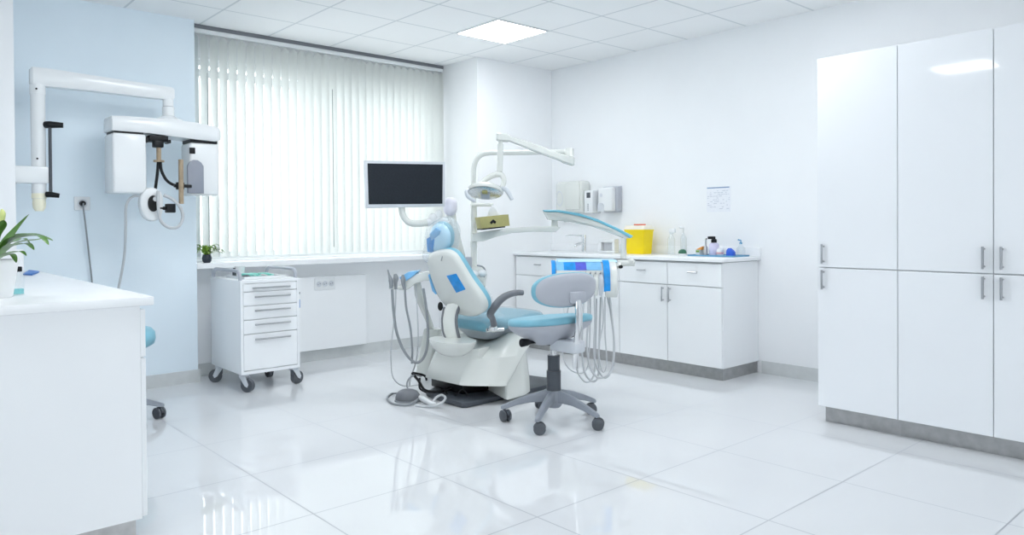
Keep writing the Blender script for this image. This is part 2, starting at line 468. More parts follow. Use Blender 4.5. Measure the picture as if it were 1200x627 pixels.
obj('shadow_gap', B(XF+.005, XR-.002, 3.03, 5.272, .866, .872), W['gap'], t, 0, 'dark recess under the slab')
obj('backsplash', B(XR-.022, XR, 2.995, 5.283, .90, .968, bev=.003), W['top'], t)

# ------------------------------------------------------------------ left counter
t = thing('base_cabinet', 'long white cabinet in the left foreground with a plain end panel', 'cabinet', (.48, 4.05, 0))
obj('body', B(.17, .775, 2.93, 5.21, .085, .866), W['cab'], t, 0)
obj('plinth', B(.20, .757, 2.945, 5.20, 0, .085), W['plinth'], t, 0, 'grey metal plinth')
n = 4; y = 2.934; w_ = (5.21-2.934)/n
for k in range(n):
    dr = obj('door', B(.777, .795, y+k*w_+.002, y+(k+1)*w_-.002, .09, .672, bev=.0015, seg=1), W['cab'], t, 0)
    bar_handle(dr, (.795, y+(k+.5)*w_-.06, .63), (.795, y+(k+.5)*w_+.06, .63), (.0, 0, 0), .004)
    obj('drawer', B(.777, .795, y+k*w_+.002, y+(k+1)*w_-.002, .678, .852, bev=.0015, seg=1), W['cab'], t, 0)
t = thing('worktop', 'white worktop in the left foreground carrying the big potted plant', 'worktop', (.48, 4.05, .866))
obj('slab', B(.15, .818, 2.908, 5.225, .868, .90, bev=.003), W['top'], t)
obj('upstand', B(.15, .748, 5.226, 5.244, .868, 1.03, bev=.003), W['top'], t)

# ------------------------------------------------------------------ potted plant on the left counter
def leaf_strip(bm, pts, w, n=8, fold=.25):
    P = smooth_path(pts, 5)
    N = len(P)
    rows = []
    for i, p in enumerate(P):
        u = i/(N-1)
        t_ = (P[min(i+1, N-1)]-P[max(i-1, 0)]).normalized()
        s = t_.cross(Vector((0, 0, 1)))
        s = s.normalized() if s.length > 1e-3 else Vector((1, 0, 0))
        up = s.cross(t_).normalized()
        ww = w*max(.04, math.sin(PI*min(1, .06+u*.94))**.8)
        rows.append([p - s*ww + up*ww*fold, p + up*.0006, p + s*ww + up*ww*fold, p - up*.0006])
    return loft(bm, rows)
px_, py_ = (0.3618, 3.2942, 0.9000)[:2]; ZP = .9008
t = thing('potted_plant', 'big white pot with long green leaves on the left worktop', 'plant', (px_, py_, ZP))
bm = BM(); lathe(bm, [(.001, 0), (.072, 0), (.074, .004), (.092, .125), (.096, .13), (.096, .138), (.088, .138), (.085, .118), (.001, .115)], (px_, py_, ZP), 32)
obj('pot', bm, W['pot'], t)
bm = BM(); lathe(bm, [(.001, .115), (.084, .116), (.06, .128), (.001, .131)], (px_, py_, ZP), 24)
obj('soil', bm, W['soil'], t)
bm = BM()
LT = (0.4859, 4.0301, 1.0300)
tp = 2.62
for pts, w in (
    ([(0.3694, 3.1468, 1.0476), (0.3849, 3.1069, 1.0929), (0.4090, 3.0595, 1.1403), (0.4477, 3.0126, 1.2018)], .016),
    ([(0.3722, 3.1710, 1.0499), (0.4016, 3.1191, 1.1163), (0.4556, 3.0714, 1.1308), (0.4959, 3.0355, 1.1184), (0.5182, 3.0156, 1.1092)], .021),
    ([(0.3645, 3.0843, 1.0496), (0.3817, 3.0029, 1.1032), (0.4140, 2.9211, 1.1235), (0.4528, 2.8600, 1.1261), (0.4717, 2.8160, 1.0982)], .020),
    ([(0.3659, 3.0964, 1.0492), (0.3815, 3.0029, 1.0859), (0.4026, 2.9442, 1.0978), (0.4247, 2.8979, 1.1009), (0.4378, 2.8593, 1.0815)], .017),
    ([(0.3824, 3.2153, 1.0422), (0.4010, 3.1991, 1.0543), (0.4225, 3.2067, 1.0565), (0.4370, 3.2202, 1.0276)], .018),
    ([(0.3649, 3.1507, 1.0477), (0.3629, 3.1267, 1.1169), (0.3768, 3.0749, 1.1583), (0.3770, 3.0349, 1.1814)], .018),
    ([(0.3469, 3.1667, 1.0478), (0.3319, 3.1544, 1.1321), (0.2845, 3.1569, 1.1709), (0.2373, 3.1583, 1.1420)], .016),
    ([(0.3469, 3.1667, 1.0478), (0.3283, 3.3176, 1.1003), (0.2875, 3.4877, 1.1086), (0.2429, 3.5934, 1.0623)], .015),
    ([(0.3604, 3.1547, 1.0477), (0.4055, 3.3158, 1.0892), (0.4499, 3.4103, 1.0998), (0.4939, 3.4650, 1.1118), (0.5216, 3.4802, 1.0907)], .018),
    ([(0.3738, 3.1428, 1.0446), (0.3966, 3.1230, 1.0744), (0.4317, 3.1190, 1.1037), (0.4870, 3.1101, 1.1119), (0.5143, 3.0995, 1.1238)], .017),
    ([(0.3709, 3.1186, 1.0454), (0.3847, 3.1069, 1.0810), (0.4061, 3.1152, 1.1193), (0.4300, 3.1212, 1.1521)], .015),
    ([(0.3551, 3.0257, 1.0487), (0.3651, 2.9502, 1.0619), (0.3774, 2.8993, 1.0711), (0.3992, 2.8533, 1.0771), (0.4118, 2.8286, 1.0635)], .014),
    ([(0.3559, 3.1587, 1.0478), (0.3548, 3.2279, 1.1467), (0.3763, 3.2766, 1.2088), (0.3933, 3.2884, 1.2217)], .012)):
    leaf_strip(bm, pts, w)
obj('foliage', bm, W['leaf'], t, 50)
bm = BM(); tube(bm, [(0.3649, 3.1507, 1.0477), (0.3702, 3.1470, 1.1166), (0.3798, 3.1392, 1.1705)], .0025, n=6)
obj('flower_stem', bm, W['leafy'], t)
bm = BM(); tube(bm, [(0.3775, 3.1412, 1.1585), (0.3822, 3.1373, 1.1825), (0.3870, 3.1334, 1.2064), (0.3850, 3.1354, 1.2214)], [.003, .012, .010, .002], n=10)
obj('flower_bud', bm, W['bud'], t)

# bottle and pad beside it
bx, by = (0.4582, 3.3378, 0.9000)[:2]
t = thing('bottle', 'clear square bottle with black cap and aqua liquid beside the big white pot', 'bottle', (bx, by, .9))
R_ = Matrix.Translation((bx, by, .9008)) @ Matrix.Rotation(.35, 4, 'Z')
obj('glass_body', box(BM(), -.017, .017, -.013, .013, 0, .088, bev=.003, m=R_), W['bottle'], t)
obj('liquid', box(BM(), -.0145, .0145, -.0105, .0105, .004, .024, m=R_), W['aqua'], t, label='aqua liquid')
obj('cap', box(BM(), -.011, .011, -.010, .010, .0885, .108, bev=.003, m=R_), W['black'], t, label='black cap')
p0, p1, p2, p3 = (0.6783, 4.7753, 0.9000), (0.7662, 5.1821, 0.9000), (0.7848, 4.9723, 0.9000), (0.7089, 4.6911, 0.9000)
bm = BM(); prism(bm, [p0, p1, p2, p3], (0, 0, .009), .002)
bm.transform(Matrix.Translation((0, 0, .0008))); single('notepad', bm, W['bpad'], 'flat blue pad lying on the left worktop behind the bottle', 'notepad')

# ------------------------------------------------------------------ wall socket with lead (blue wall)
t = thing('power_socket', 'white wall socket on the blue wall left of the X-ray head', 'socket', (1.1524, 5.7000, 1.3220), 0, 'white wall sockets')
sx, _, sz = (1.1524, 5.7000, 1.3220)
obj('plate', B(sx-.048, sx+.048, 5.688, 5.70, sz-.046, sz+.046, bev=.004), W['white'], t)
bm = BM(); tube(bm, [(sx, 5.69, sz), (sx, 5.682, sz)], .03, n=20, sm=0); obj('socket_ring', bm, W['lgrey'], t)
bm = BM(); tube(bm, [(sx, 5.686, sz), (sx, 5.655, sz)], [.021, .016], n=14, sm=0); t2 = thing('power_lead', 'grey lead hanging from a black plug in the blue wall socket', 'cable', (sx, 5.66, sz-.6))
obj('plug', bm, W['black'], t2, label='black plug')
bm = BM(); tube(bm, [(sx, 5.655, sz), (1.1509, 5.6450, 1.2774), (1.1676, 5.6600, 1.1392), (1.1879, 5.6700, 0.9359), (1.2026, 5.6750, 0.7721), (sx+.08, 5.675, .3), (sx+.085, 5.66, .012), (sx-.1, 5.645, .008)], .0055, n=8)
obj('cord', bm, W['hosed'], t2)

# ------------------------------------------------------------------ panoramic X-ray on the blue wall
t = thing('xray_unit', 'white panoramic dental X-ray machine on an arm before the blue wall', 'X-ray machine', (.86, 5.40, 1.27))
ax, ay = .857, 5.40
bm = BM()
cyl(bm, (ax, ay, 1.34), (ax, ay, 2.05), .040, n=24)
obj('column', bm, W['white'], t)
bm = BM(); cyl(bm, (ax, ay, 1.985), (ax, ay, 2.045), .043, n=24); cyl(bm, (ax, ay, 1.975), (ax, ay, 1.985), .041, n=24)
obj('collar', bm, W['white'], t)
for zz in (2.015, 1.585):
    bm = BM(); tube(bm, [(ax-.012, ay-.036, zz), (ax-.014, ay-.047, zz)], .006, n=10, sm=0); obj('screw', bm, W['black'], t)
bm = BM(); lathe(bm, [(.001, 0), (.022, 0), (.034, .02), (.037, .05), (.035, .075), (.041, .08), (.041, .11), (.001, .11)], (ax, ay, 1.262), 24)
obj('end_cap', bm, W['aged'], t, label='yellowed end cap')
bm = BM(); box(bm, .716, ax+.048, ay-.05, ay+.05, 1.432, 1.538, bev=.012)
obj('wall_bracket', bm, W['white'], t)
# horizontal arm, tapering to the hanging head
hx = 1.625
bm = BM()
rings = []
for x, z, hy, hz in ((ax-.041, 2.095, .03, .045), (ax-.03, 2.095, .042, .056), (ax+.05, 2.095, .045, .056), (ax+.3, 2.09, .043, .050), (hx-.1, 2.08, .040, .045), (hx+.02, 2.078, .038, .043), (hx+.036, 2.078, .026, .032)):
    rings.append([Vector((x, ay+hy*sy, z+hz*sz)) for sy, sz in ((-1, -.7), (-.75, -1), (.75, -1), (1, -.7), (1, .7), (.75, 1), (-.75, 1), (-1, .7))])
loft(bm, rings); obj('arm', bm, W['white'], t, 40)
bm = BM(); cyl(bm, (hx, ay, 1.99), (hx, ay, 2.05), .034, n=24); cyl(bm, (hx, ay, 1.92), (hx, ay, 1.986), .038, n=24)
obj('swivel', bm, W['white'], t)
bm = BM(); lathe(bm, [(.001, 0), (.10, 0), (.095, .012), (.055, .03), (.04, .04), (.001, .04)], (hx, ay, 1.885), 28); obj('swivel_flange', bm, W['white'], t)
bm = BM(); cyl(bm, (hx, ay, 1.986), (hx, ay, 1.991), .0335, n=24); obj('seal_ring', bm, W['gap'], t)
# beam
bm = BM()
top_, bot_ = 1.888, 1.79
rings = []
for x, z0, z1, hy in ((1.242, 1.795, 1.872, .085), (1.25, 1.787, 1.882, .105), (1.31, 1.786, 1.886, .115), (1.47, 1.785, 1.888, .12), (1.62, 1.775, 1.888, .12), (1.78, 1.765, 1.882, .12), (1.90, 1.76, 1.868, .115), (1.94, 1.765, 1.86, .10), (1.952, 1.775, 1.85, .08)):
    zc, hz = (z0+z1)/2, (z1-z0)/2
    rings.append([Vector((x, ay+hy*sy, zc+hz*sz)) for sy, sz in ((-1, -.6), (-.9, -1), (.9, -1), (1, -.6), (1, .5), (.85, 1), (-.85, 1), (-1, .5))])
loft(bm, rings); obj('beam', bm, W['white'], t, 40)
bm = BM(); box(bm, 1.248, 1.452, ay-.11, ay+.11, 1.381, 1.774, bev=.016, seg=3); hs = obj('tube_housing', bm, W['white'], t)
obj('joint_gap', B(1.262, 1.438, ay-.098, ay+.10, 1.774, 1.786), W['black'], t, label='dark joint under the beam')
obj('window_strip', B(1.452, 1.468, ay-.05, ay+.05, 1.40, 1.66, bev=.006), W['lgrey'], hs)
bm = BM(); box(bm, 1.735, 1.938, ay-.09, ay+.10, 1.378, 1.745, bev=.02, seg=3); hs = obj('sensor_housing', bm, W['white'], t)
obj('joint_gap', B(1.745, 1.928, ay-.082, ay+.09, 1.745, 1.768), W['black'], t, label='dark joint under the beam')
bm = BM()
out = [(1.705, 1.39), (1.815, 1.39), (1.815, 1.58), (1.80, 1.605), (1.775, 1.622), (1.745, 1.622), (1.72, 1.605), (1.705, 1.58)]
out = [(x+.008, z) for x, z in out]
prism(bm, [(x, ay-.085, z) for x, z in out], (0, -.03, 0), .008); obj('grey_inset', bm, W['sgrey'], hs, label='grey rounded sensor face')
obj('indicator', B(1.735, 1.772, ay-.096, ay-.08, 1.665, 1.708, bev=.003), W['black'], hs, label='small black square display')
# patient support
bm = BM(); box(bm, 1.475, 1.595, ay-.10, ay+.02, 1.735, 1.775, bev=.006); box(bm, 1.455, 1.475, ay-.09, ay-.01, 1.725, 1.755, bev=.004); box(bm, 1.595, 1.615, ay-.09, ay-.01, 1.728, 1.752, bev=.004)
box(bm, 1.505, 1.565, ay-.10, ay-.04, 1.695, 1.74, bev=.006)
obj('support_mount', bm, W['black'], t, label='black mount under the beam')
bm = BM(); cyl(bm, (1.54, ay-.07, 1.60), (1.54, ay-.07, 1.70), .015, n=16); obj('support_rod', bm, W['wood'], t, label='brown rod')
bm = BM(); lathe(bm, [(.001, 0), (.034, 0), (.034, .012), (.001, .012)], (1.54, ay-.07, 1.598), 20); obj('rod_disc', bm, W['wood'], t)
bm = BM(); tube(bm, [(1.535, ay-.075, 1.60), (1.527, ay-.08, 1.52), (1.515, ay-.08, 1.43), (1.508, ay-.08, 1.36)], .010, n=10)
obj('black_hose', bm, W['black'], t, label='black hose')
bm = BM(); tube(bm, [(1.547, ay-.08, 1.60), (1.55, ay-.09, 1.54), (1.575, ay-.10, 1.48), (1.61, ay-.105, 1.45), (1.65, ay-.11, 1.437)], .010, n=10)
obj('black_hose', bm, W['black'], t, label='black hose')
bm = BM(); box(bm, 1.635, 1.685, ay-.135, ay-.10, 1.413, 1.463, bev=.006); cyl(bm, (1.62, ay-.118, 1.438), (1.735, ay-.118, 1.438), .011, n=10)
obj('grip_clamp', bm, W['black'], t, label='black clamp')
bm = BM(); cyl(bm, (1.657, ay-.15, 1.315), (1.657, ay-.15, 1.615), .016, n=14); obj('grip_bar', bm, W['wood'], t, label='brown upright grip bar')
# bite holder
bm = BM()
out = [(1.425, 1.39), (1.455, 1.418), (1.50, 1.42), (1.545, 1.385), (1.553, 1.30), (1.54, 1.235), (1.505, 1.20), (1.455, 1.205), (1.42, 1.25), (1.408, 1.33)]
R_ = resample([(x, ay-.05, z) for x, z in out], 32)
pad(bm, R_, (0, -.07, 0)); obj('head_holder', bm, W['white'], t, 60)
bm = BM(); tube(bm, [(1.485, ay-.118, 1.315), (1.485, ay-.135, 1.315)], .036, n=20, sm=0, flat=(1.5, .9)); obj('holder_opening', bm, W['black'], t, label='black opening')
bm = BM(); tube(bm, [(1.495, ay-.137, 1.345), (1.495, ay-.146, 1.345)], .017, n=16, sm=0); obj('mirror', bm, W['chrome'], t, label='round chrome mirror')
bm = BM(); box(bm, 1.57, 1.625, ay-.14, ay-.08, 1.255, 1.315, bev=.005); cyl(bm, (1.51, ay-.11, 1.285), (1.58, ay-.11, 1.285), .012, n=10)
obj('control_block', bm, W['black'], t, label='small black block')
bm = BM()
tube(bm, [(1.545, ay-.15, 1.37), (1.60, ay-.15, 1.345), (1.65, ay-.15, 1.29), (1.665, ay-.15, 1.22), (1.635, ay-.15, 1.16), (1.575, ay-.15, 1.155), (1.525, ay-.15, 1.20), (1.51, ay-.15, 1.29), (1.51, ay-.15, 1.40)], .0105, n=10)
obj('coiled_cable', bm, W['hose'], t, label='grey looped cable')
bm = BM()
tube(bm, [(1.425, ay-.09, 1.365), (1.375, ay-.06, 1.36), (1.345, ay-.03, 1.30), (1.352, ay+.02, 1.15), (1.365, ay+.12, .95), (1.34, ay+.2, .7), (1.28, ay+.26, .3), (1.28, ay+.28, .01)], .0085, n=10)
obj('supply_cable', bm, W['hose'], t, label='grey cable down the wall')
# black side bar on the column
bm = BM(); cyl(bm, (ax+.055, ay-.045, 1.37), (ax+.055, ay-.045, 1.80), .0095, n=12)
bar = obj('side_rail', bm, W['dgrey'], t, label='dark grip rail on the column')
bm = BM(); tube(bm, [(ax+.035, ay-.02, 1.80), (ax+.055, ay-.045, 1.80), (ax+.125, ay-.06, 1.80)], [.022, .022, .016], n=12, sm=0); obj('rail_end', bm, W['black'], bar)
bm = BM(); tube(bm, [(ax+.035, ay-.03, 1.365), (ax+.055, ay-.045, 1.365), (ax+.10, ay-.055, 1.358)], [.018, .018, .014], n=12, sm=0); obj('rail_end', bm, W['black'], bar)

# ------------------------------------------------------------------ trolley
tx0, tx1, ty0, ty1, tz0, tz1 = 1.988, 2.422, 5.08, 5.655, .125, .782
t = thing('trolley', 'white five-drawer instrument trolley on casters below the window', 'trolley', ((tx0+tx1)/2, (ty0+ty1)/2, 0))
bm = BM(); box(bm, tx0, tx1, ty0+.02, ty1, tz0, tz1, bev=.004)
box(bm, tx0, tx0+.018, ty0, ty0+.02, tz0, tz1); box(bm, tx1-.018, tx1, ty0, ty0+.02, tz0, tz1); box(bm, tx0+.018, tx1-.018, ty0, ty0+.02, tz0, tz0+.022); box(bm, tx0+.018, tx1-.018, ty0, ty0+.02, tz1-.022, tz1)
obj('body', bm, W['trol'], t)
zs = (.758, .700, .602, .505, .404, .150)
for i in range(5):
    dw = obj('drawer', B(tx0+.02, tx1-.02, ty0-.002, ty0+.018, zs[i+1]+.003, zs[i]-.003, bev=.002, seg=1), W['trol'], t, 0)
    hz = (.727, .664, .568, .470, .366)[i]
    w0 = .095 if i else .078
    bar_handle(dw, (tx0+w0+.012, ty0-.002, hz), (tx1-.09, ty0-.002, hz), (0, -.02, 0), .006)
for x, s in ((tx0+.012, -1), (tx1-.012, 1)):
    bm = BM()
    tube(bm, [(x, ty0+.035, tz1-.005), (x, ty0+.035, tz1+.03), (x, ty0+.065, tz1+.058), (x, ty0+.12, tz1+.064), (x, ty1-.13, tz1+.064), (x, ty1-.07, tz1+.058), (x, ty1-.035, tz1+.03), (x, ty1-.035, tz1-.005)], .0125, n=12)
    obj('side_rail', bm, W['greyp'], t, label='grey tubular rail')
def trolley_caster(x, y, ang):
    M_ = Matrix.Translation((x, y, 0)) @ Matrix.Rotation(ang, 4, 'Z')
    bm = BM()
    box(bm, -.028, .028, -.022, .022, .108, .125, bev=.004)
    for s in (-1, 1):
        prism(bm, [(-.026, s*.021, .112), (.026, s*.021, .112), (.050, s*.021, .055), (.040, s*.021, .035), (.02, s*.021, .045)], (0, s*.004, 0), .001)
    bm.transform(M_)
    c = obj('caster', bm, W['lgrey'], t)
    bm = BM(); tube(bm, [(.03, -.016, .047), (.03, .016, .047)], .047, n=26, sm=0); box(bm, -.02, .005, -.012, .012, .06, .11)
    bm.transform(M_); obj('wheel', bm, W['wheel'], c, label='dark grey wheel')
for x, y, a in ((tx0+.035, ty0+.04, -1.0), (tx1-.03, ty0+.04, .3), (tx0+.035, ty1-.07, 2.9), (2.367, 5.53, -1.55)): trolley_caster(x, y, a)
# things on the trolley
t2 = thing('instrument_tray', 'shallow white tray of instruments on the trolley top', 'tray', (2.20, 5.30, tz1))
bm = BM(); box(bm, 2.05, 2.36, 5.16, 5.52, tz1+.0008, tz1+.006, bev=.002)
for a in ((2.05, 2.36, 5.16, 5.166), (2.05, 2.36, 5.514, 5.52), (2.05, 2.056, 5.166, 5.514), (2.354, 2.36, 5.166, 5.514)): box(bm, *a, tz1+.004, tz1+.02)
obj('tray_body', bm, W['white'], t2)
for k in range(6):
    x = 2.10 + .042*k
    bm = BM(); tube(bm, [(x, 5.18, tz1+.016), (x+.02*math.sin(k*2.1), 5.24+.02*(k % 2), tz1+.020), (x+.015*math.sin(k), 5.32, tz1+.016)], [.007, .010, .005], n=8)
    single('instrument', bm, W[('dgrey', 'mint', 'mint', 'steel', 'mint', 'steel')[k]], ('dark slim instrument at the left end of the trolley tray', 'mint green instrument, first one right of the dark instrument', 'mint green instrument in the middle of the trolley tray', 'steel instrument lying between two mint green instruments', 'mint green instrument, rightmost green one on the trolley tray', 'steel instrument at the right end of the trolley tray')[k], 'instrument', 'instruments in the trolley tray')
bm = BM(); lathe(bm, [(.001, 0), (.028, 0), (.036, .07), (.037, .075), (.033, .075), (.026, .006), (.001, .006)], (2.13, 5.45, tz1+.0065), 20)
single('cup', bm, W['white'], 'small white plastic cup at the back of the trolley top', 'cup')
t2 = thing('bottle', 'small dark bottle on the trolley beside the white cup', 'bottle', (2.055+.02, 5.45, tz1+.0065))
bm = BM(); lathe(bm, [(.001, 0), (.014, 0), (.014, .04), (.007, .048), (.007, .052), (.001, .052)], (2.078, 5.42, tz1+.0065), 14); obj('flask', bm, W['dgrey'], t2)
bm = BM(); lathe(bm, [(.001, .052), (.009, .052), (.009, .066), (.001, .066)], (2.078, 5.42, tz1+.0065), 12); obj('cap', bm, W['black'], t2)
for x, y, a, lab in ((2.16, 5.40, .3, 'mint green folded pouch at the left of the trolley tray'), (2.22, 5.43, -.25, 'mint green folded pouch in the middle of the trolley tray'), (2.29, 5.40, .15, 'mint green folded pouch at the right of the trolley tray')):
    bm = BM(); M_ = Matrix.Translation((x, y, tz1+.0065)) @ Matrix.Rotation(a, 4, 'Z')
    blob(bm, (0, 0, .012), .032, .055, .012, .6, .5, 20, 8, M_); single('instrument_pouch', bm, W['mint'], lab, 'pouch', 'mint pouches on the trolley')
t2 = thing('marker_pen', 'blue and black pen clipped to the right side of the trolley', 'pen', (2.427, 5.10, .56))
bm = BM(); cyl(bm, (2.4295, 5.10, .56), (2.4295, 5.10, .62), .007, n=10); obj('barrel', bm, W['bpad'], t2)
bm = BM(); cyl(bm, (2.4295, 5.10, .62), (2.4295, 5.10, .66), .006, n=10); obj('pen_cap', bm, W['white'], t2, label='white cap')
bm = BM(); cyl(bm, (2.4295, 5.10, .66), (2.4295, 5.10, .675), .007, n=10); obj('clip', bm, W['black'], t2, label='black tip')

# ------------------------------------------------------------------ sill plant
spx, spy = (2.0207, 5.8300, 0.8680)[:2]
spx, spy = (1.9919, 5.7380, 0.8659)[:2]
t = thing('potted_plant', 'small leafy plant in a dark round pot on the window sill', 'plant', (spx, spy, .885))
bm = BM(); lathe(bm, [(.001, 0), (.024, 0), (.033, .015), (.036, .035), (.030, .058), (.033, .064), (.028, .064), (.026, .05), (.001, .05)], (spx, spy, .885), 22); obj('pot', bm, W['potd'], t)
bm = BM()
rng = random.Random(3)
for k in range(30):
    a = 2*PI*k/30 + rng.uniform(-.2, .2); L_ = rng.uniform(.07, .145); h = rng.uniform(.015, .085)
    cs, sn = math.cos(a), math.sin(a)*.2
    leaf_strip(bm, [(spx+.008*cs, spy+.008*sn, .94), (spx+L_*.5*cs, spy+L_*.5*sn, .95+h*.8), (spx+L_*.85*cs, spy+L_*.85*sn, .95+h*.8), (spx+L_*1.1*cs, spy+L_*1.1*sn, .945+h*.4)], .010)
obj('foliage', bm, W['leafy'], t, 50)

# triple socket on the boxed-in panel
t = thing('power_socket', 'white triple socket on the panel below the window sill', 'socket', (3.0135, 5.8300, 0.6630), 0, 'white wall sockets')
sx, _, sz = (3.0135, 5.8300, 0.6630)
obj('plate', B(sx-.095, sx+.095, 5.822, 5.83, sz-.05, sz+.05, bev=.003), W['white'], t)
for k in (-1, 0, 1):
    bm = BM(); tube(bm, [(sx+.058*k, 5.824, sz), (sx+.058*k, 5.818, sz)], .024, n=18, sm=0)
    s_ = obj('outlet', bm, W['lgrey'], t)
    bm = BM()
    for q in (-1, 1): tube(bm, [(sx+.058*k+.009*q, 5.819, sz+.003*q), (sx+.058*k+.009*q, 5.8165, sz+.003*q)], .005, n=8, sm=0)
    obj('pin_holes', bm, W['gap'], s_)

# ------------------------------------------------------------------ monitor

mc = [(2.6966, 4.6034, 1.6194), (3.2705, 4.4229, 1.6272), (3.2660, 4.4243, 1.2965), (2.7035, 4.6012, 1.2819)]
t = thing('monitor', 'flat monitor with dark screen and silver frame in front of the blind', 'monitor', ((3.5572, 4.6139, 0.3784)[0], (3.5572, 4.6139, 0.3784)[1], 0))
a_ = [Vector(p) for p in mc]
back = Vector((.30, .954, 0))
bm = BM(); prism(bm, a_, back*.045, .006); obj('casing', bm, W['lgrey'], t, label='silver casing')
cen = sum(a_, Vector())/4
ins = [(2.7156, 4.5974, 1.5995), (3.2501, 4.4293, 1.6065), (3.2452, 4.4309, 1.3165), (2.7212, 4.5957, 1.3085)]
bm = BM(); prism(bm, [Vector(p)-back*.0015 for p in ins], back*.003); obj('screen', bm, W['screen'], t, 0, 'dark blank screen')
bm = BM(); tube(bm, [(2.9762, 4.5693, 1.4208), (2.9791, 4.5646, 1.2715), (3.0024, 4.5563, 1.2031), (3.0552, 4.5358, 1.1716), (3.1532, 4.5024, 1.1774)], [.028, .024, .022, .024, .026], n=14, sm=6)
obj('arm', bm, W['ivory'], t)
bm = BM(); blob(bm, (3.1982, 4.4896, 1.2024), .035, .035, .045); blob(bm, (3.2434, 4.4766, 1.2340), .03, .03, .04); tube(bm, [(3.1532, 4.5024, 1.1774), (3.2276, 4.4767, 1.1960), (3.2975, 4.4547, 1.1830)], .028, n=12, sm=0)
obj('joint', bm, W['white'], t)
bm = BM(); tube(bm, [(3.3705, 4.4981, 1.2737), (3.4151, 4.5373, 1.1705), (3.4863, 4.5789, 1.0182), (3.5461, 4.6042, 0.8828), (3.5609, 4.6149, 0.6805), (3.5572, 4.6139, 0.3784), (3.5521, 4.6125, -0.0311)], [.034, .038, .042, .04, .036, .036, .036], n=16)
obj('post', bm, W['ivory'], t)
bm = BM(); blob(bm, (3.3564, 4.4843, 1.2990), .05, .05, .07, .8, .8); obj('cup_holder', bm, W['lilac2'], t, label='pale lilac rounded cap')

# ------------------------------------------------------------------ dental chair

t = chair = thing('dental_chair', 'white dental chair with teal upholstery and film-wrapped headrest', 'dental chair', (3.2, 3.95, 0))
# base plate
bm = BM()
pl = [(2.845, 3.70), (2.875, 3.676), (3.72, 3.705), (3.79, 3.86), (3.70, 4.22), (3.02, 4.22), (2.87, 4.12), (2.84, 3.88)]
prism(bm, [(x, y, .002) for x, y in pl], (0, 0, .035), .010)
obj('base_plate', bm, W['dgrey'], t, label='dark grey base plate')
# pedestal body: lofted between a narrow foot and a wide top
foot = [(2.8655, 4.1365, 0.1300), (2.8892, 3.7462, 0.1300), (2.9476, 3.6771, 0.1300), (3.0117, 3.6096, 0.1300), (3.0598, 3.5572, 0.1300), (3.0986, 3.5480, 0.1300), (3.66, 4.18, .13), (3.05, 4.20, .13)]
mid1 = [(2.8252, 4.0478, 0.2000), (2.9269, 3.7555, 0.2000), (2.9734, 3.6736, 0.2000), (3.0447, 3.6058, 0.2000), (3.1351, 3.5764, 0.2000), (3.1928, 3.5790, 0.2000), (3.68, 4.18, .20), (3.04, 4.20, .20)]
mid2 = [(2.8240, 3.9768, 0.3000), (2.9559, 3.7203, 0.3000), (3.0194, 3.6595, 0.3000), (3.1107, 3.6144, 0.3000), (3.2242, 3.5923, 0.3000), (3.2909, 3.5948, 0.3000), (3.70, 4.18, .30), (3.06, 4.20, .30)]
topr = [(2.8549, 3.9617, 0.3600), (2.9673, 3.6901, 0.3600), (3.1774, 3.7873, 0.3496), (3.2683, 3.7343, 0.4144), (3.3546, 3.6844, 0.4108), (3.4261, 3.6603, 0.3537), (3.70, 4.17, .40), (3.08, 4.19, .36)]
upr = [(2.9012, 3.8462, 0.3850), (3.1661, 3.8908, 0.3446), (3.2314, 3.8333, 0.3700), (3.3189, 3.7831, 0.4244), (3.3909, 3.7327, 0.4223), (3.4474, 3.7085, 0.3693), (3.64, 4.15, .42), (3.14, 4.16, .385)]
def rnd(poly, r_=.05, k=4):
    P = [Vector(p) for p in poly]; out = []
    for i, p in enumerate(P):
        a, b = P[i-1], P[(i+1) % len(P)]
        ra = min(r_, (a-p).length*.4); rb = min(r_, (b-p).length*.4)
        s, e = p+(a-p).normalized()*ra, p+(b-p).normalized()*rb
        for q in range(k+1):
            u = q/k; out.append(s*(1-u)**2 + p*2*u*(1-u) + e*u*u)
    return out
bm = BM(); loft(bm, [rnd(p, .03) for p in (foot, mid1, mid2, topr, upr)]); obj('pedestal', bm, W['ivory'], t, 30)
bm = BM(); loft(bm, [rnd([(x, y, z) for x, y in ((3.0967, 3.5510, 0.0370)[:2], (3.2889, 3.5828, 0.0370)[:2], (3.3908, 3.6426, 0.0370)[:2], (3.68, 4.17), (3.3, 4.17))], .03) for z in (.037,)]+[rnd([(x+dx_, y+dy_, z) for x, y in ((3.0967, 3.5510, 0.0370)[:2], (3.2889, 3.5828, 0.0370)[:2], (3.3908, 3.6426, 0.0370)[:2], (3.68, 4.07), (3.3, 4.07))], .03) for z, dx_, dy_ in ((.12, .02, .03), (.33, .05, .10))]); obj('pedestal_foot', bm, W['ivory'], t, 30)
bm = BM(); box(bm, 2.98, 3.42, 3.86, 4.22, .038, .135, bev=.01); obj('undercarriage', bm, W['black'], t, label='black undercarriage')
# rear bowl under the link arm
c_ = Vector((2.8783, 3.8340, 0.4000))
bm = BM()
rings = []
for z, s in ((.305, .25), (.315, .5), (.335, .72), (.365, .9), (.40, 1.0), (.412, 1.0)):
    rings.append([Vector((c_.x+.02+.13*s*math.cos(a), c_.y+.025+.19*s*math.sin(a), z)) for a in [2*PI*k/28 for k in range(28)]])
loft(bm, rings); obj('rear_bowl', bm, W['ivory'], t, 40)
